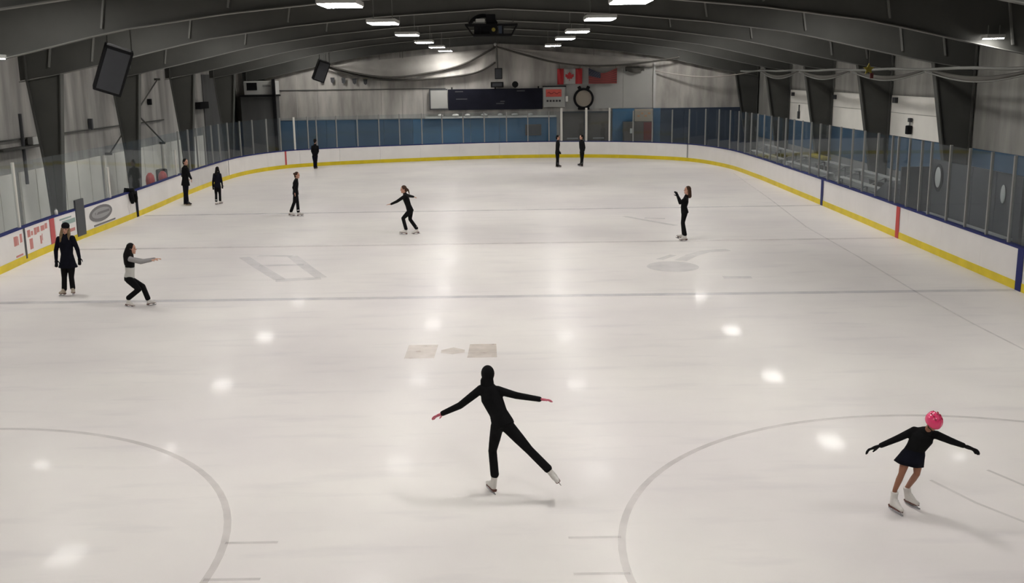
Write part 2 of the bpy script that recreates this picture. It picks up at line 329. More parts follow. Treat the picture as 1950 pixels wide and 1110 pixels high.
# doors in the end wall
for n, (x0, x1) in enumerate(((4.62, 6.05), (6.25, 7.70)), 1):
    d = struct(MB().span((x0, YE-.16, 0), (x1, YE-.1, 2.56)), 'door_%d' % n, 'brown', None, ('left' if n == 1 else 'right')+' leaf of the dark brown doors in the end wall')
    MB().span((x0-.06, YE-.2, 0), (x0, YE-.08, 2.62)).obj('door_frame', 'dgrey', d); MB().span((x1, YE-.2, 0), (x1+.06, YE-.08, 2.62)).obj('door_frame', 'dgrey', d)
    MB().span((x0-.06, YE-.2, 2.56), (x1+.06, YE-.08, 2.66)).obj('door_frame', 'dgrey', d)
    MB().span(((x0+x1)/2-.35, YE-.18, .95), ((x0+x1)/2+.35, YE-.16, 1.03)).obj('push_bar', 'grey', d)

# ---------------------------------------------------------------- steel frames
ORD = {3: 'nearest roof frame in view, light-edged grey steel rafter', 4: 'second grey steel roof frame from the camera with tapered columns', 5: 'third grey steel roof frame from the camera, column behind left board adverts', 6: 'fourth grey steel roof frame from the camera', 7: 'fifth grey steel roof frame, last before the end wall', 8: 'shallow steel frame set against the far end wall', 2: 'grey steel roof frame above the near face-off circles, over the top of the picture'}
for i, y in enumerate(FY):
    fr = thing('steel_frame', ORD.get(i, 'grey steel roof frame behind the camera position'), 'roof frame', (XC, y, 0), 'tapered steel frames of the hall')
    dz = -.27 if i == 8 else 0
    for sg in (-1, 1):
        X = lambda d: XC+sg*d
        fl = [(d, z+dz) for d, z in FL]
        poly = [(X(d), y-.012, z) for d, z in fl] + [(X(16.05), y-.012, 5.0+dz), (X(16.05), y-.012, roof_z(16.05)), (X(0), y-.012, roof_z(0))]
        MB().prism(poly, (0, .024, 0)).obj('rafter_web', 'steel', fr)
        m = MB(); pts = fl+[(16.05, 4.97+dz)]
        for (d0, z0), (d1, z1) in zip(pts, pts[1:]):
            m.prism([(X(d0), y-.11, z0), (X(d1), y-.11, z1), (X(d1), y-.11, z1-.025), (X(d0), y-.11, z0-.025)], (0, .22, 0))
        m.obj('rafter_flange', 'flange_lit', fr)
        if sg > 0: inn, out = [(14.65, 5.2+dz), (15.55, 0)], [(16.05, 4.98+dz), (16.05, 0)]
        else: inn, out = [(14.65, 5.2+dz), (14.92, 2.2), (15.05, 0)], [(15.8, 5.02+dz), (15.5, 2.2), (15.4, 0)]
        MB().prism([(X(d), y-.012, z) for d, z in inn+out[::-1]], (0, .024, 0)).obj('column_web', 'steel', fr)
        m = MB(); m2 = MB()
        for (d0, z0), (d1, z1) in zip(inn, inn[1:]): m.prism([(X(d0-.02), y-.13, z0), (X(d0+.02), y-.13, z0), (X(d1+.02), y-.13, z1), (X(d1-.02), y-.13, z1)], (0, .26, 0))
        for (d0, z0), (d1, z1) in zip([(out[0][0], roof_z(16.05))]+out, out): m2.prism([(X(d0-.02), y-.13, z0), (X(d0+.02), y-.13, z0), (X(d1+.02), y-.13, z1), (X(d1-.02), y-.13, z1)], (0, .26, 0))
        m.obj('column_flange', 'steel', fr); m2.obj('column_flange', 'steel', fr)
        if i in (3, 4, 5):
            for d in (6.9, 10.2, 13.45, 14.9):
                z0 = 5.3 if d > 14.6 else next(a[1]+(b[1]-a[1])*(d-a[0])/(b[0]-a[0]) for a, b in zip(FL, FL[1:]) if a[0] <= d <= b[0])
                ang = Matrix.Rotation(sg*-.16, 3, 'Y'); h = roof_z(d)-z0-.12
                MB().box((X(d)-.0, y-.06, z0+.12+h/2), (.05, .07, h), ang).obj('stiffener', 'galv_lit', fr)  # light caught by the stiffeners is put into this paler colour

# ---------------------------------------------------------------- luminaires
def luminaire(x, y, z, label, group, size=(.74, 1.15), drop=.5, m='lamp'):
    t = thing('ceiling_light', label, 'light', (x, y, z), group)
    w_, l_ = size
    MB().bevbox((x, y, z+.07), (w_+.06, l_+.06, .10), .02).obj('housing', 'pale', t)
    MB().box((x, y, z+.012), (w_, l_, .02)).obj('diffuser', m, t)
    for sx in (-1, 1): MB().tube([(x+sx*w_*.35, y, z+.11), (x+sx*w_*.35, y, z+drop)], .012, 6).obj('hanger_rod', 'galv_lit', t)
nm = ['nearest', 'second', 'third', 'fourth', 'fifth', 'farthest']
LY = [-9.26, -1.67, 6.96, 15.79, 24.1, 32.6]; RY = [-9.27, -2.48, 6.05, 13.23, 23.98]
for k, y in enumerate(LY): luminaire((-2.28, -2.28, -2.4, -2.46, -2.42, -2.45)[k], y, 6.40, '%s lit rectangular light of the inner row left of the ridge' % nm[k], 'lights left of the ridge', drop=1.2)
for k, y in enumerate(RY): luminaire(3.62, y, 6.40, '%s lit rectangular light of the inner row right of the ridge' % (nm[k] if k < 4 else 'farthest'), 'lights right of the ridge', drop=1.2)
for x in (-2.3, 3.62):
    for y in (-17.2, -25.2): luminaire(x, y, 6.4, 'lit rectangular light behind the picture edge, inner row', 'lights behind the picture edge', drop=1.2)
for x in (-10.5, 11.75):
    for k, y in enumerate((-28.8, -21.25, -13.7, -6.15, 1.4, 8.95, 16.5, 24.05, 31.6)):
        if x > 0 and k == 3: continue
        luminaire(x, y, 7.08, 'high light of the outer row above the %s rafters, %s from the near end' % ('left' if x < 0 else 'right', ['first', 'second', 'third', 'fourth', 'fifth', 'sixth', 'seventh', 'eighth', 'last'][k]), 'outer row lights above the %s rafters' % ('left' if x < 0 else 'right'), drop=.11)
luminaire(13.75, -3.55, 5.74, 'small lit light under the right end of the nearest rafter', 'small side lights', (.42, .3), .35)
luminaire(-12.15, -3.55, 5.55, 'small lit light under the left end of the nearest rafter, at picture edge', 'small side lights', (.42, .3), .35)

# ================================================================ RINK BOARDS
root = thing('dasher_boards', 'white rink boards with yellow kick plate, blue cap rail and glass above', 'rink boards', (0, 31.9, 0))
def wallseg(s0, s1, z0, z1, o0, o1, n=4):
    """curved slab following the rink outline"""
    m = MB(); vs = []
    for k in range(n+1):
        s = s0+(s1-s0)*k/n
        for off, z in ((o0, z0), (o0, z1), (o1, z1), (o1, z0)):
            p, _ = per(s, off); vs.append((p.x, p.y, z))
    fs = [(0, 1, 2, 3), (4*n+3, 4*n+2, 4*n+1, 4*n)]
    for k in range(n):
        for q in range(4): fs.append((4*k+q, 4*(k+1)+q, 4*(k+1)+(q+1) % 4, 4*k+(q+1) % 4))
    return m.add(vs, fs)
TOT = ARC[-1]; s = 0.0; NP = 48; step = TOT/NP; PAN = []
for k in range(NP):
    a, b = k*step+.003, (k+1)*step-.003; old = 77.6 < (a+b)/2 < 85 or (a+b)/2 > 106
    p = wallseg(a, b, .02, .955, 0, .10).obj('board_panel', 'board_old' if old else 'board', root); PAN.append(p)
    wallseg(a, b, 0, .20, -.012, .0).obj('kick_plate', 'yellow', p)
    wallseg(a-.003, b+.003, .955, 1.0, -.02, .14).obj('cap_rail', 'blue', p)
def stripe(sc, wd, m, name, z0=.0, z1=.955): wallseg(sc-wd/2, sc+wd/2, z0, z1, -.02, -.0125, 1).obj(name, m, root)
stripe(s_at(-7.95, 'right'), .28, 'blue', 'blue_stripe'); stripe(s_at(-.2, 'right'), .28, 'red', 'center_stripe'); stripe(s_at(7.7, 'right'), .28, 'blue', 'blue_stripe')
stripe(s_at(7.1, 'left'), .24, 'navycloth', 'blue_stripe'); stripe(s_at(-.25, 'left'), .34, 'dred', 'center_stripe', .2)
stripe(71.38, .12, 'dred', 'goal_stripe'); stripe(46.25, .10, 'grey', 'goal_stripe', .2); stripe(s_at(-2.28, 'left'), .10, 'dgrey', 'joint_strip', .1)
stripe(77.5, .05, 'grey', 'joint_strip', .2)
# dark gate in the left boards
sg_ = s_at(1.85, 'left'); wallseg(sg_-.32, sg_+.32, .12, 1.28, -.035, .02, 2).obj('bench_gate', 'dgrey', root)
# glass: posts and panes
POST = [10.85, 12.03, 13.28, 14.47, 15.74, 16.44, 17.39, 18.31, 18.82, 20.14, 21.47, 22.68, 24.01, 25.34, 26.5, 27.73, 28.97, 30.22, 31.5, 32.75, 34.03, 35.3, 36.45, 37.65, 38.8, 40.05, 41.45, 43.0, 44.65, 46.23, 47.51, 48.85, 50.1, 51.58, 52.99, 54.49, 55.24, 56.52, 57.81, 59.16, 60.45, 61.74, 62.98, 64.33, 65.56, 66.85, 68.1, 69.29, 69.81, 70.65, 71.62, 72.73, 74.06, 75.42, 77.1, 78.5, 79.73, 80.91, 82.2, 83.5, 84.98, 85.6, 93.86, 100.9]
POST = [.9, 2.1, 3.4, 4.6, 5.9, 7.15, 8.4, 9.65]+POST+[108.2]
BRIGHT = (51.58, 52.99, 54.49, 70.65, 85.6, 93.86, 100.9)
GH = 1.80
def gh(s): return 2.02 if s < 44 else 2.02-.22*min(1, (s-44)/6)
for s in POST:
    br = s in BRIGHT; h = 1.97 if s in (51.58, 52.99, 54.49) else 1.05 if s in (85.6, 93.86) else gh(s)
    p, n = per(s, .06); rot = Matrix.Rotation(math.atan2(n.y, n.x), 3, 'Z'); wd = .13 if s in (52.99, 54.49) else .10 if br else .062
    q = MB().box((p.x, p.y, 1.0+h/2), (.06, wd, h), rot).obj('glass_post', 'post_w' if br else 'alu', root)
segs = []
for a, b in zip(POST, POST[1:]):
    n = max(1, round((b-a)/1.3)); segs += [(a+(b-a)*k/n, a+(b-a)*(k+1)/n) for k in range(n)]
for a, b in segs:
    (x0, y0), (x1, y1) = per(a+.012, .055)[0], per(b-.012, .055)[0]; nn = per((a+b)/2)[1]*.012
    MB().prism([(x0, y0, 1.0), (x1, y1, 1.0), (x1, y1, 1.0+gh(b)-.03), (x0, y0, 1.0+gh(a)-.03)], (nn.x, nn.y, 0)).obj('glass_pane', 'glass', root)
# adverts on the left boards (their print is unreadable in the photograph: only strokes and blocks of colour)
def on_left(y0, y1, z0, z1, m, name, off=-.014, parent=root):
    a, b = s_at(y1, 'left'), s_at(y0, 'left'); return wallseg(a, b, z0, z1, off, off+.006, 2).obj(name, m, parent)
ad1 = on_left(-5.6, -2.36, .21, .95, 'board', 'advert_panel', -.010)
for y0, y1, z0, z1 in ((-3.05, -2.82, .56, .82), (-2.78, -2.72, .56, .80), (-2.6, -2.45, .60, .84), (-3.0, -2.5, .24, .29)): on_left(y0, y1, z0, z1, 'adred', 'advert_print', -.016, ad1)
ad2 = on_left(-2.2, -.46, .21, .95, 'board', 'advert_panel', -.010)
for k, (y0, y1, z0, z1) in enumerate(((-2.05, -1.86, .66, .86), (-1.8, -1.66, .68, .80), (-1.58, -1.42, .66, .86), (-1.36, -1.2, .70, .86), (-1.1, -.84, .70, .85), (-.8, -.62, .72, .88), (-1.95, -1.74, .30, .60), (-1.2, -1.1, .34, .58), (-1.06, -1.0, .42, .62))): on_left(y0, y1, z0, z1, 'adred', 'advert_print', -.016, ad2)
ad3 = on_left(-.02, 1.5, .21, .95, 'board', 'advert_panel', -.010)
for y0, y1, z0, z1, m in ((.5, 1.45, .62, .76, 'adgreen'), (.3, 1.2, .80, .85, 'adgreen'), (.8, 1.4, .36, .46, 'adred')): on_left(y0, y1, z0, z1, m, 'advert_print', -.016, ad3)
ad4 = on_left(2.25, 6.0, .21, .95, 'board', 'advert_panel', -.010)
def oval(yc, zc, ry, rz, off, m, name):
    mm = MB(); vs = []
    for k in range(24):
        a = k*math.pi/12; y = yc+ry*math.cos(a); p, _ = per(s_at(y, 'left'), off); vs.append((p.x, y, zc+rz*math.sin(a)))
    mm.prism(vs, (.005, 0, 0)); return mm.obj(name, m, ad4)
oval(3.55, .62, 1.0, .27, -.015, 'adgrey', 'oval_emblem'); oval(3.55, .63, .82, .17, -.021, 'adgrey2', 'oval_emblem')
mm = on_left(3.0, 4.25, .60, .68, 'adgrey', 'advert_print', -.026, ad4); on_left(2.9, 4.8, .235, .29, 'adgrey', 'advert_print', -.016, ad4)

# ================================================================ END WALL FITTINGS
YW = YE-.13
t = thing('scoreboard', 'long dark scoreboard panel on the end wall', 'scoreboard', (.5, YW, 2.84))
MB().bevbox((.5, YW-.12, 3.49), (5.9, .22, 1.28), .03).obj('case', 'score', t)
for x, z, w_ in ((-1.75, 3.98, .5), (2.1, 3.98, .5), (-1.6, 3.52, .7), (.95, 3.35, .28), (.8, 3.22, .5)): MB().span((x-w_/2, YW-.24, z-.03), (x+w_/2, YW-.22, z+.03)).obj('faint_print', 'dgrey', t)
for x in (-2.2, .5, 3.2): MB().span((x-.04, YW-.2, 4.1), (x+.04, YW, 4.25)).obj('bracket', 'dark', t)
t = thing('side_panel', 'plain pale grey panel joined to left end of the scoreboard', 'panel', (-3.05, YW, 2.9))
MB().bevbox((-3.02, YW-.1, 3.52), (1.08, .14, 1.14), .02).obj('face', 'wall_white', t)
m = MB()
for a, b in (((-3.62, YW-.18, 2.9), (-3.54, YW-.02, 4.14)), ((-3.62, YW-.18, 4.08), (-2.47, YW-.02, 4.16)), ((-3.62, YW-.18, 2.88), (-2.47, YW-.02, 2.95))): m.span(a, b)
m.obj('frame', 'dgrey', t)
t = thing('advert_sign', 'white sign with red rounded block and dark line of print beside the scoreboard', 'sign', (4.15, YW, 2.96))
MB().bevbox((4.17, YW-.12, 3.58), (1.36, .18, 1.26), .03).obj('board', 'wall_white', t)
MB().span((3.46, YW-.23, 4.19), (4.92, YW-.03, 4.26)).obj('top_frame', 'dark', t); MB().span((4.85, YW-.22, 2.96), (4.91, YW-.03, 4.2)).obj('side_frame', 'grey', t)
MB().bevbox((4.15, YW-.22, 3.82), (.98, .03, .46), .014).obj('red_block', 'signred', t)
m = MB(); m.tube([(3.76+.1*k, YW-.24, 3.82+.07*math.sin(k*1.9)) for k in range(9)], .024, 6); m.obj('script_stroke', 'flag_dull', t)
for k in range(5): MB().span((3.70+k*.19, YW-.225, 3.28), (3.83+k*.19, YW-.205, 3.40)).obj('print_block', 'ink', t)
# clutter on ledge
for k, x in enumerate((-2.95, -2.0, -1.25, -.2, .8, 1.7, 2.7)):
    o = MB().ell((x, YW-.2, 2.53), (.17+.05*(k % 2), .1, .085), None, 10, 6).obj('white_bundle', 'white' if k < 3 else 'pale', None, True)
    o['label'] = ('brightest' if k == 1 else ['first', '', 'third', 'fourth', 'fifth', 'sixth', 'last'][k])+' small white bundle from the left on the ledge below the scoreboard'; o['category'] = 'bundle'; o['group'] = 'white bundles on the ledge'
# speaker on pole, box on scoreboard
t = thing('hanging_speaker', 'black speaker box hung on a pole from the roof peak above the scoreboard', 'speaker', (.73, 33.6, 4.72))
MB().bevbox((.73, 33.6, 5.05), (.46, .4, .66), .03).obj('cabinet', 'dark', t); MB().box((.73, 33.39, 5.05), (.38, .02, .56)).obj('grille', 'screen', t)
MB().tube([(.68, 33.6, 5.38), (.62, 33.6, 8.07)], .03, 8).obj('pole', 'steel', t)
t = thing('control_box', 'black box mounted on top edge of the scoreboard', 'box', (.63, 34.4, 4.15))
MB().bevbox((.63, 34.25, 4.375), (.80, .3, .34), .03).obj('case', 'dark', t); MB().box((.63, 34.09, 4.37), (.6, .02, .2)).obj('front', 'screen', t)
t = thing('horn', 'small dark round horn on top of the scoreboard, right of the black box', 'horn', (1.75, 34.4, 4.13))
MB().tube([(1.75, 34.40, 4.38), (1.75, 34.2, 4.38), (1.75, 34.07, 4.38)], [.07, .12, .2], 12).obj('bell', 'dark', t); MB().tube([(1.75, 34.37, 4.16), (1.75, 34.37, 4.38)], .04, 8).obj('stand', 'dark', t)
# round clock-like ring
t = thing('ring_clock', 'round pale dial in a thick black ring with two lugs on top', 'clock', (6.02, YW, 2.8))
cx, cz = 6.03, 3.46
m = MB(); n = 36; vs = []
for k in range(n):
    a = 2*math.pi*k/n
    for r_, yy in ((.50, YW-.05), (.50, YW-.2), (.62, YW-.22), (.64, YW-.05)): vs.append((cx+r_*math.cos(a), yy, cz+1.02*r_*math.sin(a)))
m.add(vs, [(4*k+q, 4*((k+1) % n)+q, 4*((k+1) % n)+(q+1) % 4, 4*k+(q+1) % 4) for k in range(n) for q in range(4)]); m.obj('ring', 'dark', t, True)
MB().tube([(cx, YW-.12, cz), (cx, YW-.05, cz)], .5, 32).obj('dial', 'beige', t)
for sx in (-1, 1): MB().bevbox((cx+sx*.27, YW-.13, cz+.66), (.2, .14, .2), .03, Matrix.Rotation(sx*.5, 3, 'Y')).obj('lug', 'dark', t)
MB().bevbox((cx, YW-.13, cz-.62), (.72, .16, .14), .03).obj('foot_bar', 'dark', t)
o = MB().bevbox((4.95+.02, YW-.16, 3.45), (.16, .14, .34), .04).obj('wall_lamp', 'white'); o['label'] = 'small white wall fitting between the red sign and the round clock'; o['category'] = 'wall fitting'
# flags
def cloth(x0, x1, z0, z1, y, fun=lambda u, v: 0, sag=lambda u: 0, nu=24, nv=14):
    m = MB(); vs = []
    for side in (0, .012):
        for j in range(nv+1):
            for i in range(nu+1):
                u, v = i/nu, j/nv; top = z1-sag(u); vs.append((x0+(x1-x0)*u, y+.05*math.sin(u*9+v*2)+side, z0+(top-z0)*v))
    W = nu+1; H = (nv+1)*W
    fs = [(j*W+i, j*W+i+1, (j+1)*W+i+1, (j+1)*W+i) for j in range(nv) for i in range(nu)]
    fs += [tuple(H+k for k in reversed(f)) for f in fs]
    rim = [i for i in range(nu+1)]+[j*W+nu for j in range(1, nv+1)]+[nv*W+i for i in reversed(range(nu))]+[j*W for j in reversed(range(1, nv))]
    fs += [(rim[k], rim[k-1], H+rim[k-1], H+rim[k]) for k in range(len(rim))]
    return m.add(vs, fs)
t = thing('canada_flag', 'red and white Canadian maple leaf flag hung on the end wall', 'flag', (5.15, 34.3, 4.34))
a, b = 4.38, 5.93
cloth(a, a+.40, 4.34, 5.30, 34.3).obj('red_band', 'flag_red', t, True); cloth(a+.40, b-.42, 4.36, 5.30, 34.3).obj('white_field', 'flag_white', t, True); cloth(b-.42, b, 4.36, 5.30, 34.3).obj('red_band', 'flag_red', t, True)
leaf = [(0, 1), (.18, .62), (.38, .72), (.32, .28), (.55, .5), (.62, .36), (.95, .42), (.82, .12), (.95, .02), (.48, -.36), (.54, -.55), (.05, -.46), (.05, -.95), (-.05, -.95), (-.05, -.46), (-.54, -.55), (-.48, -.36), (-.95, .02), (-.82, .12), (-.95, .42), (-.62, .36), (-.55, .5), (-.32, .28), (-.38, .72), (-.18, .62)]
MB().prism([(5.14+.30*x, 34.23, 4.83+.30*z) for x, z in leaf], (0, .012, 0)).obj('maple_leaf', 'flag_red', t)
for x in (4.5, 5.8): MB().tube([(x, 34.3, 5.3), (x, 34.35, 5.75)], .012, 6).obj('cord', 'rope', t)
t = thing('us_flag', 'dull red and dark blue American flag hung beside the Canadian flag', 'flag', (7.2, 34.3, 4.38))
a, b = 6.33, 8.1; sagf = lambda u: .30*math.sin(math.pi*u)**1.2
for k in range(13):
    z0 = 4.36+k*.072
    sg2 = lambda u, k=k: sagf(u)*min(1, (k+1)/13)
    m = MB(); vs = []
    for i in range(25):
        u = i/24; q = .05*math.sin(u*9); x = a+(b-a)*u
        zz = 4.36+(5.30-sagf(u)-4.36)*k/13; z2 = 4.36+(5.30-sagf(u)-4.36)*(k+1)/13
        vs += [(x, 34.3+q, zz), (x, 34.3+q, z2), (x, 34.312+q, z2), (x, 34.312+q, zz)]
    fs = [(4*i+q, 4*i+4+q, 4*i+4+(q+1) % 4, 4*i+(q+1) % 4) for i in range(24) for q in range(4)]+[(0, 1, 2, 3), (99, 98, 97, 96)]
    m.add(vs, fs).obj('stripe', 'flag_dull' if k % 2 == 0 else 'maroon', t)
m = MB(); vs = []
for i in range(13):
    u = i/12*.42; x = a+(b-a)*u; q = .05*math.sin(u*9); top = 5.31-sagf(u); zb = 4.36+(top-4.36)*.50
    vs += [(x, 34.28+q, zb), (x, 34.28+q, top), (x, 34.292+q, top), (x, 34.292+q, zb)]
m.add(vs, [(4*i+q, 4*i+4+q, 4*i+4+(q+1) % 4, 4*i+(q+1) % 4) for i in range(12) for q in range(4)]+[(0, 1, 2, 3), (51, 50, 49, 48)]); can = m.obj('canton', 'flag_blue', t)
for r_ in range(4):
    for c_ in range(5):
        u = .04+.38*(c_+.5*(r_ % 2))/5; x = a+(b-a)*u; q = .05*math.sin(u*9); top = 5.31-sagf(u)
        z = 4.36+(top-4.36)*(.57+.11*r_); MB().prism([(x+.022*math.cos(math.pi/2+k*math.pi/5)*(1 if k % 2 == 0 else .4), 34.27+q, z+.022*math.sin(math.pi/2+k*math.pi/5)*(1 if k % 2 == 0 else .4)) for k in range(10)], (0, .006, 0)).obj('star', 'beige', can)
for x in (6.4, 8.02): MB().tube([(x, 34.3, 5.28), (x, 34.35, 5.7)], .012, 6).obj('cord', 'rope', t)
o = cloth(8.62, 9.8, 4.98, 5.34, 34.32, sag=lambda u: .0, nu=16, nv=6)
o.v = [(x, y, z+.20*abs(2*(x-9.2)/1.18)**2 if z < 5.1 else z) for x, y, z in o.v]
o = o.obj('bunched_banner', 'rope', None, True); o['label'] = 'small dark bunched banner hanging right of the two flags'; o['category'] = 'banner'
# sagging end netting: cloth between roof edge and swag, with a rope hem
def swag(pts, top, y, label, m='net'):
    t = thing('swag_curtain', label, 'curtain', (pts[len(pts)//2][0], y, pts[len(pts)//2][1]), 'sagging curtains at the end wall')
    P = []
    for i in range(len(pts)-1):
        p0, p1, p2, p3 = (Vector(pts[max(0, min(len(pts)-1, i+k))]) for k in (-1, 0, 1, 2))
        for q in range(8):
            u = q/8; P.append(.5*((2*p1)+(p2-p0)*u+(2*p0-5*p1+4*p2-p3)*u*u+(3*p1-p0-3*p2+p3)*u**3))
    P.append(Vector(pts[-1])); vs = []; nv = 5
    for side in (0, .015):
        for p in P:
            zt = max(p.y+.02, top(p.x))
            for j in range(nv+1): vs.append((p.x, y+side+.06*math.sin(j*1.4+p.x*.8)*(j < nv), p.y+(zt-p.y)*j/nv))
    W = nv+1; H = len(P)*W
    fs = [(i*W+j, i*W+j+1, (i+1)*W+j+1, (i+1)*W+j) for i in range(len(P)-1) for j in range(nv)]; fs += [tuple(H+k for k in reversed(f)) for f in fs]
    MB().add(vs, fs).obj('fabric', m, t, True)
    MB().tube([(p.x, y-.03, p.y) for p in P], .055, 8).obj('rope_hem', 'rope', t, True)
    for p in (P[1], P[len(P)//2], P[-2]): MB().tube([(p.x, y-.02, max(p.y, top(p.x))-.05), (p.x, y-.02, roof_z(p.x-XC)+.03)], .012, 6).obj('hanger_cord', 'rope', t)
topf = lambda x: 6.62-abs(x-XC)*.088 if abs(x-XC) < 9 else 5.85-(abs(x-XC)-9)*.2
swag([(.58, 6.66), (-1.52, 5.62), (-4.14, 5.06), (-6.1, 4.92), (-8.04, 5.18), (-9.97, 5.72)], topf, 33.95, 'grey sagging curtain on left of the roof peak, upper swag')
swag([(.55, 5.74), (-.88, 5.08), (-4.15, 4.76), (-6.43, 4.78), (-8.69, 5.19), (-10.13, 5.68)], topf, 34.14, 'grey sagging curtain on left of the roof peak, lower swag', 'insul')
swag([(.64, 6.66), (2.39, 6.14), (4.34, 5.66), (6.62, 5.44), (8.9, 5.52), (10.85, 5.74), (11.9, 5.9)], topf, 33.95, 'grey sagging curtain on right of the roof peak')
o = MB().tube([(10.5+k*.54, 34.4-k*.09, 5.1-.42*math.sin(math.pi*k/12)) for k in range(13)], .035, 8).obj('slack_rope', 'rope_p', None, True); o['label'] = 'pale slack rope drooping in far right corner under the roof'; o['category'] = 'rope'
o = MB().ell((.55, 33.45, 6.80), (.09, .09, .09)).obj('peak_lamp', 'pale', None, True); o['label'] = 'tiny pale round lamp at the roof peak above the speaker pole'; o['category'] = 'lamp'
# five dark pennants
for k in range(5):
    x = -10.3+k*.68; z = 4.78-.04*k
    o = MB().prism([(x-.13, YW-.06, z+.2), (x+.13, YW-.06, z+.2), (x+.10, YW-.06, z-.08), (x, YW-.06, z-.16), (x-.10, YW-.06, z-.08)], (0, .03, 0)).obj('pennant', 'dgrey')
    o['label'] = '%s small dark pennant in the row under the far hanging speaker' % ['leftmost', 'second', 'middle', 'fourth', 'rightmost'][k]; o['category'] = 'pennant'; o['group'] = 'dark pennants on the end wall'
# poster, cabinet and notice on end wall
t = thing('dark_poster', 'dark brown framed board on the blue end wall left of the doors', 'notice board', (2.85, YW, 1.2))
MB().bevbox((2.86, YW-.13, 1.56), (1.0, .06, .68), .015).obj('frame', 'brown', t); MB().box((2.86, YW-.165, 1.56), (.86, .01, .54)).obj('sheet', 'dgrey', t)
t = thing('vending_machine', 'tall dark vending machine with beige top sign and maroon side', 'vending machine', (9.35, 34.0, 0))
MB().bevbox((9.42, 34.1, 1.0), (1.85, .7, 2.0), .03).obj('cabinet', 'brown', t); MB().box((10.02, 33.74, 1.42), (.58, .02, 1.1)).obj('red_panel', 'maroon', t)
tt = MB().bevbox((9.74, 33.95, 2.40), (1.15, .4, .78), .03).obj('top_sign', 'beige', t)
for k in range(4): MB().box((9.40+.22*k, 33.74, 2.36+.16*(k % 2)), (.14, .02, .1)).obj('print_block', 'orange', tt)
MB().box((8.95, 33.74, 1.45), (.14, .03, .3)).obj('slot', 'pale', t)
# corner booth with white box
t = thing('corner_booth', 'dark booth wall in the far left corner beneath the white box', 'booth', (-13.9, 33.4, 0))
MB().span((-14.95, 32.6, 0), (-12.95, 34.15, 3.86)).obj('walls', 'insul_dark', t); MB().span((-13.0, 32.5, 0), (-12.82, 32.68, 4.9)).obj('post', 'dark', t); MB().span((-15.0, 32.5, 3.86), (-12.85, 34.18, 3.95)).obj('roof_slab', 'dark', t)
t = thing('white_box', 'white box with a black square opening on the dark corner booth', 'box', (-13.75, 33.2, 3.96))
MB().bevbox((-13.8, 33.3, 4.38), (1.9, 1.2, .82), .03).obj('case', 'pale', t); MB().box((-14.25, 32.69, 4.47), (.62, .03, .44)).obj('opening', 'dark', t); MB().box((-13.35, 32.69, 4.5), (.5, .02, .12)).obj('louvre', 'grey', t)

# ================================================================ OVERHEAD AND SIDE FITTINGS
def speaker(x, y, z, h, label):
    t = thing('loudspeaker', label, 'loudspeaker', (x, y, z), 'hanging loudspeakers on left')
    R_ = Matrix.Rotation(.45, 3, 'Z') @ Matrix.Rotation(.33, 3, 'Y') @ Matrix.Rotation(.25, 3, 'X'); c = Vector((x, y, z))
    loc = lambda p: tuple(c+R_ @ Vector(p))
    MB().bevbox(c, (h*.58, .4, h), .03, R_).obj('cabinet', 'dark', t)
    g = MB().bevbox(loc((0, -.2, 0)), (h*.47, .04, h*.88), .012, R_).obj('grille', 'screen', t)
    for sx in (-1, 1): MB().tube([loc((sx*h*.25, .05, h*.5)), Vector(loc((sx*h*.25, .05, h*.5)))+Vector((0, .05, 6.6-z))], .018, 6).obj('hanger_rod', 'steel', t)
speaker(-9.58, -2.3, 5.26, 1.28, 'large tilted black loudspeaker hanging near the left columns')
speaker(-9.33, 28.8, 5.32, 1.18, 'far small-looking tilted black loudspeaker hanging by the left swag curtain')
t = thing('suspended_fan', 'dark suspended fan rig on rails with yellow hub below the ridge', 'fan', (.6, 8, 6.4))
m = MB()
for z, x0, x1 in ((6.78, -.36, 1.56), (6.42, -.08, 1.34)):
    for yy in (7.7, 8.3): m.box(((x0+x1)/2, yy, z), (x1-x0, .07, .07))
m.obj('rail', 'dark', t)
for x0, x1 in ((-.34, -.08), (1.54, 1.34), (.2, .2), (1.02, 1.02)):
    m = MB(); [m.tube([(x0, yy, 6.78), (x1, yy, 6.42)], .03, 6) for yy in (7.7, 8.3)]; m.obj('strut', 'dark', t)
MB().bevbox((.28, 8, 6.60), (.62, .5, .32), .03).obj('motor_box', 'dark', t)
f = MB().tube([(.68, 7.62, 6.60), (.68, 7.85, 6.60)], .17, 20).obj('fan_drum', 'dark', t)
MB().tube([(.68, 7.58, 6.60), (.68, 7.63, 6.60)], .07, 12).obj('hub', 'yel', f)
MB().bevbox((.94, 7.9, 6.60), (.16, .4, .3), .02).obj('side_box', 'navy', t)
m = MB(); m.tube([(-.2+.09*k, 8, 6.82+.30*math.sin(math.pi*k/11)**.7) for k in range(12)], .07, 8); m.obj('duct_arch', 'dark', t, True)
MB().bevbox((.20, 7.85, 6.93), (.34, .2, .14), .03).obj('vent', 'pale', t); MB().bevbox((.58, 8, 6.98), (.35, .4, .36), .04).obj('winch', 'dark', t)
for x in (-.2, 1.4): MB().tube([(x, 8, 6.8), (x, 8, 7.98)], .02, 6).obj('hanger_rod', 'steel', t)
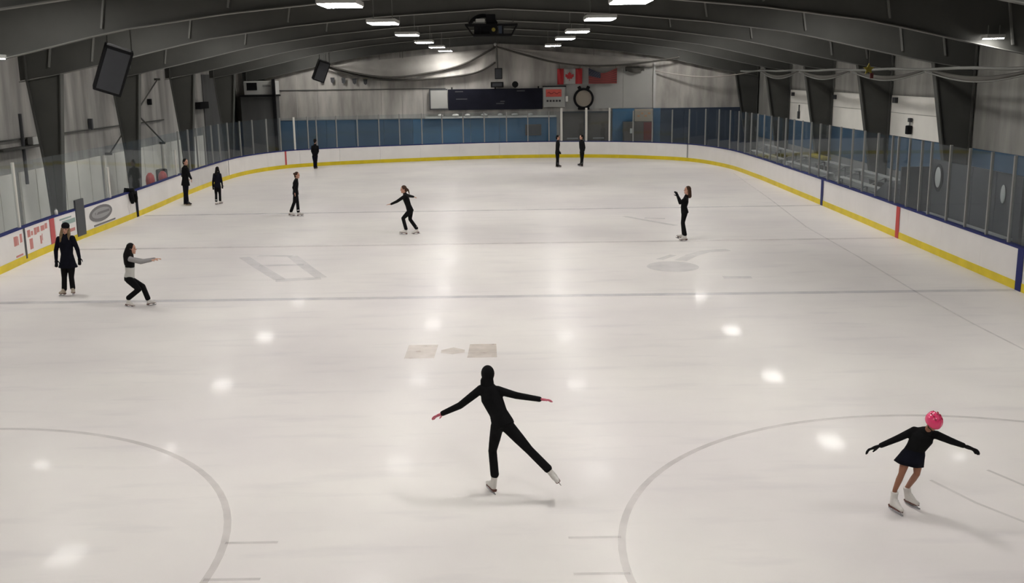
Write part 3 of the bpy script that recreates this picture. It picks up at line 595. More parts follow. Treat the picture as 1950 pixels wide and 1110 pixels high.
# rolled netting along the right side at column heads
t = thing('netting_roll', 'long rolled pale netting slung along the right column heads', 'netting', (15.2, 12, 5.0))
pts = [(15.3, y, 5.0+.02*math.sin(y)) for y in [-5+1.0*k for k in range(38)]]
MB().tube(pts, .05, 8).obj('cable', 'galv_lit', t, True)
for a, b in ((-3.1, 4.3), (4.5, 11.8), (12.1, 19.4), (19.7, 26.9)):
    pp = [(15.3, a+(b-a)*k/16, 4.98-.30*math.sin(math.pi*k/16)) for k in range(17)]
    MB().tube(pp, [.03+.06*math.sin(math.pi*k/16) for k in range(17)], 8).obj('net_swag', 'rope', t, True); MB().tube([(x-.05, y, z-.08) for x, y, z in pp], .025, 6).obj('net_rope', 'galv_lit', t, True)
t = thing('yellow_ornament', 'small yellow star-like ornament hanging under the right rafters', 'ornament', (14.6, 8.0, 4.95))
MB().prism([(14.6+.22*math.cos(math.pi/2+k*math.pi/5)*(1 if k % 2 == 0 else .45), 8.0, 5.02+.22*math.sin(math.pi/2+k*math.pi/5)*(1 if k % 2 == 0 else .45)) for k in range(10)], (0, .05, 0)).obj('star', 'yel', t); MB().tube([(14.6, 8.02, 5.2), (14.6, 8.02, roof_z(13.75)+.02)], .01, 6).obj('cord', 'rope', t); MB().box((14.72, 8.02, 4.78), (.12, .05, .2)).obj('tag', 'maroon', t)
# cross braces in left bay, pipe, boxes on walls
t = thing('cross_brace', 'crossed thin brace rods on the left wall between two columns', 'brace', (-15.42, 16.5, 2))
MB().tube([(-15.46, 12.3, 1.95), (-15.46, 19.2, 5.0)], .035, 6).obj('rod', 'steel', t); MB().tube([(-15.38, 12.3, 5.0), (-15.38, 19.2, 1.95)], .035, 6).obj('rod', 'steel', t)
for yy in (12.3, 19.2):
    for zz in (1.97, 4.98): MB().span((XL+.075, yy-.05, zz-.05), (-15.36, yy+.05, zz+.05)).obj('end_plate', 'steel', t)
t = thing('wall_pipe', 'thin dark vertical pipe with a shelf bracket at far left wall', 'pipe', (-15.55, 4.75, 2))
MB().tube([(-15.5, 4.75, 1.5), (-15.5, 4.75, 3.9)], .06, 8).obj('pipe', 'dgrey', t); MB().span((-15.65, 3.0, 2.72), (-15.35, 6.2, 2.80)).obj('shelf', 'steel', t); MB().bevbox((-15.45, 5.6, 2.95), (.2, .8, .28), .03).obj('bundle', 'pale', t)
def wbox(x, y, z, d, label, m='dark'):
    o = MB().bevbox((x, y, z), d, .02).obj('wall_box', m); o['label'] = label; o['category'] = 'wall box'; return o
wbox(-15.5, 26.3, 3.55, (.3, 1.6, .36), 'long dark box on the dark left wall near the far corner')
wbox(-15.6, 18.2, 3.95, (.16, .2, .28), 'small dark box high on left wall above the brace rods')
wbox(-15.6, 11.0, 3.25, (.16, .14, .45), 'narrow dark conduit box on left wall between first two columns', 'dgrey')
wbox(16.88, 11.25, 3.78, (.14, .3, .22), 'small dark box high on the pale panel of the nearest right bay', 'dgrey'); wbox(16.88, 19.0, 3.74, (.14, .26, .2), 'small dark box high on the pale panel of the middle right bay', 'dgrey'); wbox(16.88, 26.2, 3.74, (.14, .24, .2), 'small dark box high on the pale panel of the farthest right bay', 'dgrey')
t = thing('wall_lantern', 'dark lantern hanging on the pale panel of the nearest right bay', 'lantern', (16.85, 9.5, 2.7))
MB().bevbox((16.85, 9.5, 3.06), (.12, .2, .16), .02).obj('mount', 'dgrey', t); MB().bevbox((16.82, 9.5, 2.68), (.2, .24, .34), .04).obj('body', 'dark', t); MB().tube([(16.85, 9.5, 2.84), (16.85, 9.5, 3.0)], .035, 6).obj('stem', 'grey', t)
t = thing('hose_reel', 'dark narrow hose bracket on the pale panel of the farthest right bay', 'bracket', (16.9, 25.0, 2.6))
MB().bevbox((16.9, 25.0, 2.66), (.12, .22, .4), .03).obj('reel', 'dgrey', t); MB().tube([(16.9, 25.0, 2.8), (16.9, 25.0, 3.2)], .03, 6).obj('hook', 'dgrey', t)
# bleachers on right
for k, (a, b) in enumerate(((5.0, 11.4), (12.6, 19.0), (20.1, 26.5))):
    t = thing('bleacher', '%s pale plank bleacher behind glass on the right side' % ['nearest', 'middle', 'farthest'][k], 'bleacher', (15.1, (a+b)/2, 0), 'bleachers on the right side')
    for r_, (x, z) in enumerate(((14.15, .42), (14.85, .72), (15.55, 1.02))):
        MB().span((x-.15, a, z-.04), (x+.15, b, z)).obj('seat_plank', 'wood', t); MB().span((x+.2, a, z-.34), (x+.5, b, z-.30)).obj('foot_plank', 'wood', t); MB().span((x+.13, a, z-.26), (x+.16, b, z-.05)).obj('riser', 'pale', t)
    for y in (a+.3, (a+b)/2, b-.3):
        m = MB(); [m.span((x-.03, y-.03, -.02), (x+.03, y+.03, z-.04)) for x, z in ((14.15, .42), (14.85, .72), (15.55, 1.02))]; m.tube([(14.0, y, .3), (15.7, y, 1.0)], .03, 6); m.obj('support', 'grey', t)
o = MB().bevbox((15.5, 16.4, 1.105), (.4, 2.2, .16), .05).obj('tan_bundle', 'yel', None, True); o['label'] = 'tan bundle lying on the top plank of the middle bleacher'; o['category'] = 'bundle'
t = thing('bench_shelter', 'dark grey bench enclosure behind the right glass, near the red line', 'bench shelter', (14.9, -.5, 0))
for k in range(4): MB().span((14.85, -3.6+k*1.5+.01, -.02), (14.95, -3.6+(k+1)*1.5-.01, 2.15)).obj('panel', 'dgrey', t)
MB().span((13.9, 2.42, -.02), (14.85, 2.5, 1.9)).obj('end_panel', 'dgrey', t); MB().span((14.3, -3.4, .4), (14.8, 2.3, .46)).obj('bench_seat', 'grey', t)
MB().ell((14.82, 1.75, 1.62), (.03, .22, .33), None, 16, 10).obj('pale_oval', 'pale', t, True); MB().ell((14.84, 1.75, 1.60), (.03, .36, .44), None, 16, 10).obj('oval_rim', 'dark', t, True); MB().ell((14.82, -2.6, 1.58), (.03, .14, .26), None, 14, 8).obj('pale_oval_small', 'pale', t, True)  # pale ovals with a dark rim stand in for reflections in the glass
t = thing('dark_locker', 'low dark grey storage locker behind the right glass beside the bleacher', 'locker', (14.3, 3.7, 0))
MB().prism([(14.0, 2.6, -.02), (14.0, 4.9, -.02), (14.0, 4.9, .8), (14.0, 3.9, 1.3), (14.0, 2.6, 1.3)], (.7, 0, 0)).obj('body', 'dgrey', t); MB().span((13.98, 2.75, .2), (14.0, 3.8, 1.15)).obj('door', 'screen', t)
# things behind and on the left boards
for k, (y, z, h) in enumerate(((12.15, .86, .62), (13.75, .84, .50))):
    t = thing('red_jacket', ['larger', 'smaller'][k]+' of two red jackets showing just over the left boards', 'jacket', (-13.8, y, 0), 'red jackets behind the left boards')
    m = MB(); m.tube([(-13.8, y, z-h*.55), (-13.8, y, z), (-13.8, y, z+h*.28), (-13.8, y, z+h*.5)], [.17, .19, .16, .07], 12); m.obj('torso', 'red', t, True)
    for sx in (-1, 1): MB().tube([(-13.8+.03, y+sx*.16, z+h*.32), (-13.75, y+sx*.24, z-.02), (-13.7, y+sx*.22, z-.3)], [.07, .06, .05], 8).obj('sleeve', 'red', t, True)
    MB().tube([(-13.8, y, -.02), (-13.8, y, z)], .03, 8).obj('stand', 'dark', t)
o = MB().bevbox((-14.1, 14.55, .55), (.4, .5, 1.14), .08).obj('kit_bag', 'dark', None, True); o['label'] = 'dark upright kit bag behind the left boards next to the red jackets'; o['category'] = 'bag'
pj, _ = per(s_at(6.55, 'left'), 0)
t = thing('draped_jacket', 'black jacket draped over the left boards beside the blue stripe', 'jacket', (pj.x, 6.55, 1.0))
m = MB(); m.tube([(pj.x-.16, 6.5, .8), (pj.x-.08, 6.5, 1.06), (pj.x+.04, 6.52, 1.04), (pj.x+.06, 6.55, .9)], [.11, .14, .14, .13], 10); m.obj('body', 'black', t, True)
for y in (6.38, 6.74): MB().tube([(pj.x+.06, y, .98), (pj.x+.09, y+.02, .72), (pj.x+.09, y+.05, .58)], [.10, .09, .055], 10).obj('sleeve', 'black', t, True)
p_, _ = per(s_at(.3, 'left'), .06)
t = thing('white_bottle', 'small white bottle standing on the left cap rail', 'bottle', (p_.x, .3, 1.0))
MB().tube([(p_.x, .3, 1.0), (p_.x, .3, 1.12), (p_.x, .3, 1.15)], [.05, .05, .025], 12).obj('body', 'white', t, True); MB().tube([(p_.x, .3, 1.15), (p_.x, .3, 1.18)], .026, 10).obj('cap', 'grey', t)

# ================================================================ PEOPLE
# joints in metres (hall coordinates): head, neck, shoulders, chest, waist, pelvis, hips, elbows, wrists, fingertips, knees, ankles, skate bottoms
PJ = {
 'A': dict(H=1.45, root=(0.800, -19.081), j=dict(head=(0.765, -18.861, 1.433), neck=(0.767, -18.911, 1.329), sl=(0.680, -18.931, 1.277), sr=(0.884, -18.931, 1.260), chest=(0.806, -18.951, 1.175), waist=(0.886, -19.031, 1.007), pel=(0.936, -19.081, 0.890), hl=(0.872, -19.081, 0.858), hr=(1.005, -19.101, 0.849), el=(0.418, -18.881, 1.057), wl=(0.200, -18.831, 0.943), fl=(0.081, -18.801, 0.880), er=(1.106, -18.961, 1.200), wr=(1.385, -18.981, 1.155), fr=(1.512, -18.981, 1.140), kl=(0.808, -19.001, 0.513), al=(0.830, -19.081, 0.239), bl=(0.800, -19.081, -0.000), kr=(1.247, -19.201, 0.596), ar=(1.469, -19.281, 0.383), br=(1.606, -19.301, 0.202))),
 'B': dict(H=1.22, root=(5.451, -19.779), j=dict(head=(5.757, -19.979, 1.141), neck=(5.737, -19.879, 0.994), sl=(5.635, -19.779, 0.972), sr=(5.847, -19.879, 0.955), chest=(5.710, -19.829, 0.907), waist=(5.667, -19.779, 0.763), pel=(5.637, -19.779, 0.681), hl=(5.571, -19.779, 0.669), hr=(5.692, -19.799, 0.649), el=(5.469, -19.729, 0.862), wl=(5.298, -19.699, 0.771), fl=(5.217, -19.679, 0.732), er=(6.017, -19.899, 0.884), wr=(6.138, -19.929, 0.843), fr=(6.244, -19.939, 0.801), kl=(5.505, -19.829, 0.473), al=(5.459, -19.779, 0.253), bl=(5.451, -19.779, 0.000), kr=(5.680, -19.829, 0.470), ar=(5.661, -19.625, 0.211), br=(5.707, -19.625, 0.000))),
 'C': dict(H=1.66, root=(-9.414, -6.927), j=dict(head=(-9.319, -6.927, 1.587), neck=(-9.336, -6.907, 1.447), sl=(-9.497, -6.927, 1.359), sr=(-9.175, -6.927, 1.373), chest=(-9.340, -6.927, 1.263), waist=(-9.343, -6.927, 1.000), pel=(-9.346, -6.927, 0.786), hl=(-9.430, -6.927, 0.750), hr=(-9.270, -6.927, 0.747), el=(-9.594, -6.927, 1.079), wl=(-9.592, -6.967, 0.872), fl=(-9.594, -6.977, 0.761), er=(-9.086, -6.927, 1.097), wr=(-9.045, -6.967, 0.915), fr=(-9.046, -6.977, 0.804), kl=(-9.451, -6.957, 0.427), al=(-9.477, -6.960, 0.161), bl=(-9.504, -6.980, 0.000), kr=(-9.283, -6.957, 0.437), ar=(-9.308, -6.886, 0.169), br=(-9.286, -6.906, 0.000))),
 'D': dict(H=1.62, root=(-7.291, -8.195), j=dict(head=(-7.347, -8.195, 1.299), neck=(-7.383, -8.195, 1.157), sl=(-7.479, -8.035, 1.046), sr=(-7.349, -8.355, 1.102), chest=(-7.414, -8.195, 1.002), waist=(-7.429, -8.195, 0.775), pel=(-7.460, -8.195, 0.631), hl=(-7.489, -8.105, 0.590), hr=(-7.423, -8.285, 0.613), el=(-7.197, -7.945, 0.978), wl=(-6.944, -7.945, 1.022), fl=(-6.822, -7.955, 1.029), er=(-7.082, -8.435, 1.041), wr=(-6.858, -8.435, 1.079), fr=(-6.748, -8.415, 1.086), kl=(-7.206, -8.095, 0.426), al=(-7.076, -8.211, 0.170), bl=(-7.049, -8.211, 0.000), kr=(-7.220, -8.315, 0.400), ar=(-7.477, -8.287, 0.205), br=(-7.519, -8.287, 0.000))),
 'E': dict(H=1.8, root=(-11.813, 10.401), j=dict(head=(-11.735, 10.401, 1.728), neck=(-11.757, 10.401, 1.581), sl=(-11.888, 10.541, 1.466), sr=(-11.661, 10.281, 1.486), chest=(-11.778, 10.401, 1.393), waist=(-11.792, 10.401, 1.078), pel=(-11.802, 10.401, 0.868), hl=(-11.850, 10.481, 0.839), hr=(-11.754, 10.321, 0.855), el=(-11.955, 10.581, 1.168), wl=(-11.789, 10.521, 1.045), fl=(-11.673, 10.481, 1.027), er=(-11.554, 10.201, 1.210), wr=(-11.512, 10.241, 1.090), fr=(-11.513, 10.281, 1.013), kl=(-11.869, 10.461, 0.461), al=(-11.902, 10.496, 0.096), bl=(-11.910, 10.496, -0.000), kr=(-11.769, 10.321, 0.475), ar=(-11.761, 10.311, 0.106), br=(-11.765, 10.311, 0.000))),
 'F': dict(H=1.38, root=(-10.601, 10.608), j=dict(head=(-10.546, 10.608, 1.410), neck=(-10.566, 10.608, 1.284), sl=(-10.683, 10.608, 1.212), sr=(-10.451, 10.608, 1.209), chest=(-10.573, 10.608, 1.126), waist=(-10.579, 10.608, 0.893), pel=(-10.593, 10.608, 0.703), hl=(-10.653, 10.608, 0.661), hr=(-10.526, 10.608, 0.659), el=(-10.749, 10.608, 0.938), wl=(-10.778, 10.638, 0.744), fl=(-10.774, 10.638, 0.659), er=(-10.411, 10.608, 0.933), wr=(-10.401, 10.638, 0.782), fr=(-10.402, 10.638, 0.697), kl=(-10.667, 10.608, 0.406), al=(-10.634, 10.442, 0.159), bl=(-10.641, 10.442, 0.000), kr=(-10.513, 10.608, 0.404), ar=(-10.544, 10.688, 0.150), br=(-10.549, 10.688, 0.000))),
 'G': dict(H=1.6, root=(-6.754, 6.753), j=dict(head=(-6.574, 6.753, 1.486), neck=(-6.610, 6.753, 1.352), sl=(-6.663, 6.903, 1.270), sr=(-6.593, 6.603, 1.300), chest=(-6.647, 6.753, 1.199), waist=(-6.663, 6.753, 0.987), pel=(-6.668, 6.753, 0.833), hl=(-6.684, 6.823, 0.786), hr=(-6.656, 6.683, 0.792), el=(-6.766, 6.913, 1.029), wl=(-6.716, 6.903, 0.855), fl=(-6.699, 6.893, 0.779), er=(-6.700, 6.573, 1.065), wr=(-6.671, 6.593, 0.890), fr=(-6.661, 6.613, 0.801), kl=(-6.634, 6.823, 0.476), al=(-6.576, 6.592, 0.184), bl=(-6.567, 6.592, 0.000), kr=(-6.720, 6.683, 0.513), ar=(-6.892, 6.844, 0.165), br=(-6.936, 6.844, 0.000))),
 'H': dict(H=1.6, root=(-2.049, 1.890), j=dict(head=(-2.231, 1.890, 1.444), neck=(-2.199, 1.890, 1.317), sl=(-2.170, 1.740, 1.258), sr=(-2.173, 2.040, 1.249), chest=(-2.162, 1.890, 1.157), waist=(-2.094, 1.890, 0.936), pel=(-2.040, 1.890, 0.775), hl=(-2.042, 1.810, 0.751), hr=(-2.040, 1.970, 0.730), el=(-2.430, 1.690, 1.092), wl=(-2.614, 1.670, 1.013), fl=(-2.715, 1.670, 1.001), er=(-2.058, 2.340, 1.178), wr=(-1.980, 2.510, 1.140), fr=(-1.935, 2.570, 1.116), kl=(-2.266, 1.790, 0.537), al=(-2.186, 1.794, 0.196), bl=(-2.210, 1.794, 0.000), kr=(-2.063, 1.990, 0.472), ar=(-1.860, 1.925, 0.189), br=(-1.824, 1.925, 0.000))),
 'I': dict(H=1.62, root=(6.417, -0.133), j=dict(head=(6.490, -0.133, 1.524), neck=(6.482, -0.133, 1.358), sl=(6.402, -0.283, 1.282), sr=(6.502, 0.017, 1.260), chest=(6.430, -0.133, 1.184), waist=(6.399, -0.133, 1.026), pel=(6.426, -0.133, 0.882), hl=(6.403, -0.213, 0.853), hr=(6.444, -0.053, 0.831), el=(6.251, -0.303, 1.168), wl=(6.175, -0.293, 1.365), fl=(6.122, -0.283, 1.475), er=(6.349, 0.037, 1.133), wr=(6.248, 0.027, 1.319), fr=(6.196, 0.017, 1.432), kl=(6.372, -0.183, 0.554), al=(6.434, -0.236, 0.201), bl=(6.454, -0.236, 0.000), kr=(6.387, -0.053, 0.543), ar=(6.436, 0.004, 0.172), br=(6.360, 0.004, 0.000))),
 'J': dict(H=1.66, root=(-9.479, 26.176), j=dict(head=(-9.399, 26.176, 1.527), neck=(-9.408, 26.176, 1.355), sl=(-9.573, 26.176, 1.243), sr=(-9.270, 26.176, 1.239), chest=(-9.419, 26.176, 1.154), waist=(-9.431, 26.176, 0.924), pel=(-9.441, 26.176, 0.737), hl=(-9.515, 26.176, 0.695), hr=(-9.385, 26.176, 0.693), el=(-9.603, 26.156, 0.986), wl=(-9.530, 26.056, 0.819), fl=(-9.486, 26.036, 0.763), er=(-9.251, 26.156, 0.981), wr=(-9.299, 26.056, 0.816), fr=(-9.342, 26.036, 0.761), kl=(-9.501, 26.176, 0.406), al=(-9.503, 26.182, 0.116), bl=(-9.515, 26.182, 0.000), kr=(-9.400, 26.176, 0.404), ar=(-9.437, 26.298, 0.119), br=(-9.434, 26.298, 0.000))),
 'K': dict(H=1.72, root=(3.917, 25.285), j=dict(head=(3.945, 25.285, 1.605), neck=(3.930, 25.285, 1.436), sl=(3.886, 25.425, 1.328), sr=(3.971, 25.145, 1.345), chest=(3.927, 25.285, 1.238), waist=(3.906, 25.285, 0.983), pel=(3.905, 25.285, 0.798), hl=(3.888, 25.345, 0.751), hr=(3.925, 25.225, 0.760), el=(3.866, 25.455, 1.042), wl=(3.927, 25.425, 0.859), fl=(3.969, 25.405, 0.817), er=(3.939, 25.105, 1.052), wr=(3.984, 25.145, 0.878), fr=(4.013, 25.165, 0.834), kl=(3.893, 25.345, 0.409), al=(3.883, 25.452, 0.086), bl=(3.882, 25.452, 0.000), kr=(3.929, 25.225, 0.419), ar=(3.923, 25.123, 0.100), br=(3.923, 25.123, 0.000))),
 'L': dict(H=1.72, root=(5.215, 25.574), j=dict(head=(5.233, 25.574, 1.585), neck=(5.245, 25.574, 1.428), sl=(5.173, 25.694, 1.322), sr=(5.333, 25.454, 1.335), chest=(5.257, 25.574, 1.229), waist=(5.271, 25.574, 0.972), pel=(5.266, 25.574, 0.773), hl=(5.242, 25.634, 0.726), hr=(5.296, 25.514, 0.734), el=(5.176, 25.724, 1.020), wl=(5.207, 25.674, 0.823), fl=(5.206, 25.654, 0.768), er=(5.395, 25.424, 1.038), wr=(5.364, 25.474, 0.850), fr=(5.321, 25.474, 0.794), kl=(5.242, 25.634, 0.382), al=(5.228, 25.706, 0.089), bl=(5.210, 25.706, 0.000), kr=(5.282, 25.514, 0.391), ar=(5.254, 25.408, 0.100), br=(5.231, 25.408, 0.000))),
}
def grown(mb, name, m, voxel, parent, smooth=3):
    """one continuous skin over overlapping volumes"""
    me = mb.mesh('tmp', None); o = bpy.data.objects.new('tmp', me); COL.objects.link(o)
    r = o.modifiers.new('r', 'REMESH'); r.mode = 'VOXEL'; r.voxel_size = voxel; r.use_smooth_shade = True
    s = o.modifiers.new('s', 'SMOOTH'); s.factor = .5; s.iterations = smooth
    dg = bpy.context.evaluated_depsgraph_get(); dg.update()
    me2 = bpy.data.meshes.new_from_object(o.evaluated_get(dg)); bpy.data.objects.remove(o); bpy.data.meshes.remove(me)
    me2.name = name; me2.materials.clear(); me2.materials.append(M[m]); me2.polygons.foreach_set('use_smooth', [True]*len(me2.polygons))
    return link(name, me2, parent)

def frame(fwd, up):
    x = Vector(fwd).normalized(); z = Vector(up); z = (z-x*z.dot(x)).normalized(); y = z.cross(x); return Matrix((x, y, z)).transposed() # local x forward, z up
def frame_up(fwd, up):
    z = Vector(up).normalized(); x = Vector(fwd); x = (x-z*x.dot(z)).normalized(); y = z.cross(x); return Matrix((x, y, z)).transposed()

def torso(mb, stations, lat_of):
    """stations: (centre, half width, half depth, lateral); lofted elliptical trunk"""
    n = 20; vs = []; S = []
    for i in range(len(stations)-1):
        a, b = stations[i], stations[i+1]
        for q in range(4):
            t = q/4; S.append((a[0].lerp(b[0], t), a[1]+(b[1]-a[1])*t, a[2]+(b[2]-a[2])*t, a[3].lerp(b[3], t).normalized()))
    S.append(stations[-1])
    for i, (c, rx, ry, lat) in enumerate(S):
        ax = (S[min(i+1, len(S)-1)][0]-S[max(i-1, 0)][0]).normalized(); l = (lat-ax*lat.dot(ax)).normalized(); f = ax.cross(l)
        vs += [c+l*rx*math.cos(2*math.pi*k/n)+f*ry*math.sin(2*math.pi*k/n) for k in range(n)]
    fs = [(i*n+k, i*n+(k+1) % n, (i+1)*n+(k+1) % n, (i+1)*n+k) for i in range(len(S)-1) for k in range(n)]
    fs += [tuple(reversed(range(n))), tuple(range((len(S)-1)*n, len(S)*n))]
    mb.add(vs, fs)
    for c, rx, ry, lat in (stations[0], stations[-1]):
        pass

_skate = {}
def skate_meshes(col):
    """boot, sole and blade in local axes: x to the toe, z up, blade edge at z = 0"""
    if col in _skate: return _skate[col]
    b = MB(); b.cap((-.035, 0, .10), (-.03, 0, .205), .045, .044); b.cap((-.045, 0, .085), (.06, 0, .092), .038, .036); b.cap((.05, 0, .088), (.135, 0, .078), .038, .028); b.cap((.0, 0, .14), (.07, 0, .10), .036, .03); b.tube([(-.03, 0, .205), (-.03, 0, .245)], [.045, .047], 12)
    o = grown(b, 'boot', col, .009, None, 2); boot = o.data; bpy.data.objects.remove(o)
    s = MB(); s.add([(-.09, -.03, .05), (-.09, .03, .05), (.03, .036, .052), (.12, .03, .052), (.165, 0, .054), (.12, -.03, .052), (.03, -.036, .052)] + [(-.09, -.03, .066), (-.09, .03, .066), (.03, .036, .064), (.12, .03, .064), (.165, 0, .064), (.12, -.03, .064), (.03, -.036, .064)],
                  [tuple(range(7)), tuple(range(7, 14))]+[(i, (i+1) % 7, (i+1) % 7+7, i+7) for i in range(7)]); s.box((-.06, 0, .05), (.06, .05, .03))
    k = MB(); k.prism([(-.12, -.003, .006), (-.10, -.003, 0), (.14, -.003, 0), (.17, -.003, .012), (.165, -.003, .024), (-.115, -.003, .018)], (0, .006, 0)); k.box((-.06, 0, .034), (.05, .01, .04)); k.box((.09, 0, .036), (.06, .01, .04))
    lace = MB()
    for q in range(4): lace.box((.024+.013*q, 0, .152-.016*q), (.012, .05, .008))
    _skate[col] = (boot, s.mesh('sole', 'sole'), k.mesh('blade', 'blade'), lace.mesh('laces', 'pale')); return _skate[col]
def skate(root, bottom, up, fwd, k, col):
    boot, so, bl, la = skate_meshes(col); Rm = frame_up(fwd, up)
    mw = Matrix.Translation(Vector(bottom)+Rm @ Vector((.031*k, 0, 0))) @ Rm.to_4x4() @ Matrix.Scale(k, 4)
    o = link('skate_boot', boot, root); o.matrix_basis = wm(root).inverted() @ mw; o.matrix_parent_inverse = Matrix.Identity(4)
    for nm_, me in (('sole', so), ('blade', bl), ('laces', la)):
        c = bpy.data.objects.new(nm_, me); COL.objects.link(c); c.parent = o

def hand(mb, w_, f, nrm, k, curl=.35, spread=.16):
    w_, f, nrm = Vector(w_), Vector(f), Vector(nrm); d = (f-w_).normalized(); side = d.cross(nrm).normalized(); nrm = side.cross(d)
    L = .165*k; Rm = Matrix((d, side, nrm)).transposed()
    mb.ell(w_+d*L*.28, (L*.33, .038*k, .016*k), Rm, 12, 8)
    for q, (ln, off) in enumerate(((.40, -.028), (.46, -.010), (.44, .009), (.35, .026))):
        b = w_+d*L*.5+side*off*k; dd = (d+side*off*spread*8).normalized(); p1 = b+dd*L*ln*.45; p2 = p1+(dd+nrm*curl).normalized()*L*ln*.32; p3 = p2+(dd+nrm*curl*2.2).normalized()*L*ln*.26
        for a_, c_ in ((w_+d*L*.3+side*off*.8*k, p1), (p1, p2), (p2, p3)): mb.cap(a_, c_, .0095*k, .0085*k, 8)
    b = w_+d*L*.16-side*.028*k; p1 = b+(d*.7-side*.75+nrm*.25).normalized()*L*.25; p2 = p1+(d*.95-side*.3+nrm*.3).normalized()*L*.22
    mb.cap(b, p1, .012*k, .0105*k, 8); mb.cap(p1, p2, .0105*k, .009*k, 8)

def person(key, label, face, fl, frr, boot='bootw', top='black', legs='black', hair=None, hairm='blackhair', skin='skin', hands=None, coat=None, skirt=None, hood=False, helmet=False, midriff=False, sleeve=None, near=False, bulk=1.0, legless=False, cap=None, group=None, glove=1.0, boot_size=1.0, sleeve_sides='lr'):
    P = PJ[key]; k = P['H']/1.6; j = {n: Vector(v) for n, v in P['j'].items()}
    t = thing('person', label, 'person', (P['root'][0], P['root'][1], 0), group)
    lat = (j['sr']-j['sl']).normalized(); lath = (j['hr']-j['hl']); lath = lath.normalized() if lath.length > .05 else lat
    if lath.dot(lat) < 0: lath = -lath
    upv = (j['head']-j['neck']).normalized(); F = frame(face, upv); hc = j['head']; hl = lambda x, y, z: hc+F @ Vector((x*k, y*k, z*k))
    # sit the skate contact: leg chains end inside the boots
    feet = {}
    for s in 'lr':
        up = (j['a'+s]-j['b'+s]).normalized(); feet[s] = (j['b'+s], up, j['b'+s]+up*.10*k)
    # ---- body: one continuous skin
    b = MB()
    b.ell(hl(-.008, 0, .03), (.092*k, .074*k, .094*k), F, 16, 12); b.ell(hl(.028, 0, -.045), (.056*k, .054*k, .062*k), F, 14, 10)
    b.ell(hl(.093, 0, -.005), (.020*k, .012*k, .020*k), F, 10, 8); b.ell(hl(.072, 0, -.092), (.018*k, .022*k, .016*k), F, 10, 8); b.ell(hl(.078, 0, -.055), (.014*k, .022*k, .012*k), F, 10, 8)
    for s in (-1, 1): b.ell(hl(-.012, s*.074, 0), (.018*k, .010*k, .030*k), F, 10, 8)
    b.cap(hl(-.015, 0, -.04), j['neck'], .046*k, .048*k)
    shc = (j['sl']+j['sr'])/2
    st = [(j['pel']-(j['waist']-j['pel']).normalized()*.06*k, .115*k, .085*k, lath), (j['pel'], .138*k*bulk, .098*k*bulk, lath), (j['waist'], .108*k*bulk, .080*k*bulk, lath.lerp(lat, .5)), (j['chest'], .132*k*bulk, .094*k*bulk, lat), (shc, .105*k*bulk, .07*k*bulk, lat), (j['neck'], .045*k, .045*k, lat)]
    torso(b, st, None)
    arms = {}
    for s in 'lr':
        for a, c, ra, rb in (('s', 'e', .050, .038), ('e', 'w', .038, .026)): b.cap(j[a+s], j[c+s], ra*k, rb*k)
        b.cap(shc, j['s'+s], .055*k, .050*k)
    for s in 'lr':
        kn, an, ft = j['k'+s], j['a'+s], feet[s][2]; hp = j['h'+s]
        b.cap(hp, hp.lerp(kn, .5), .082*k, .068*k); b.cap(hp.lerp(kn, .5), kn, .068*k, .049*k); m_ = kn.lerp(an, .35)
        b.cap(kn, m_, .048*k, .050*k); b.cap(m_, an, .050*k, .036*k); b.cap(an, ft, .036*k, .032*k); b.cap(j['pel'], hp, .09*k, .082*k)
    vox = .008 if near else .0105
    if hands is None:
        for s in 'lr':
            sd = -1 if s == 'l' else 1; hand(b, j['w'+s], j['f'+s], Vector((0, 0, -1)) if abs((j['f'+s]-j['w'+s]).normalized().z) < .8 else Vector((-sd, -.2, 0)), k)
    body = grown(b, 'body', skin, vox, t)
    if hands: # gloves over the hands
        for s in 'lr':
            h = MB(); hand(h, j['w'+s], j['f'+s], Vector((0, -.5, -1)), k*1.12*glove, *((.3,) if glove < 1.2 else (.55, .05))); h.cap(j['w'+s].lerp(j['e'+s], .12), j['w'+s], .034*k, .032*k); grown(h, 'glove', hands, .007 if near else .01, t, 2)
    # ---- face
    for s in (-1, 1):
        MB().ell(hl(.070, s*.030, .012), (.010*k, .014*k, .009*k), F, 8, 6).obj('eye', 'eye', body, True); MB().ell(hl(.072, s*.030, .036), (.008*k, .018*k, .005*k), F, 8, 6).obj('eyebrow', hairm, body, True)
    MB().ell(hl(.088, 0, -.057), (.008*k, .022*k, .007*k), F, 10, 6).obj('mouth', 'lip', body, True)
    # ---- jacket with sleeves
    g = .013*bulk
    jk = MB(); e = [(c, rx+g, ry+g, l) for c, rx, ry, l in st[1:]]
    dn = (j['pel']-j['waist']).normalized()
    if midriff:
        e = [(j['waist'].lerp(j['chest'], .25), .112*k+g, .085*k+g, lat)]+e[2:]
    elif coat:
        ln, wd, dp = coat; e = [(j['pel']+dn*ln*k, wd*k, dp*k, lath), (j['pel'], .146*k*bulk+g, .110*k*bulk+g, lath)]+e[1:]
    elif skirt:
        e = [(j['pel']+dn*.02, .142*k+g, .104*k+g, lath)]+e[1:]
    else: e = [(j['pel']+dn*.05*k, .138*k*bulk+g, .100*k*bulk+g, lath)]+e
    e[-1] = (j['neck'].lerp(hc, .25), .052*k, .052*k, lat)
    torso(jk, e, None)
    am = MB() if sleeve else jk
    for s in 'lr':
        wr = j['w'+s]; armm = am if s in sleeve_sides else jk; jk.cap(shc, j['s'+s], .058*k+g*.5, .054*k+g*.5)
        armm.cap(j['s'+s], j['e'+s], .050*k+g*.8, .038*k+g*.8); armm.cap(j['e'+s], wr, .038*k+g*.8, .028*k+g*.7)
    jo = grown(jk, 'coat' if coat else 'jacket', top, .009 if near else .0115, t)
    if sleeve: grown(am, 'sleeve', sleeve, .0115, t)
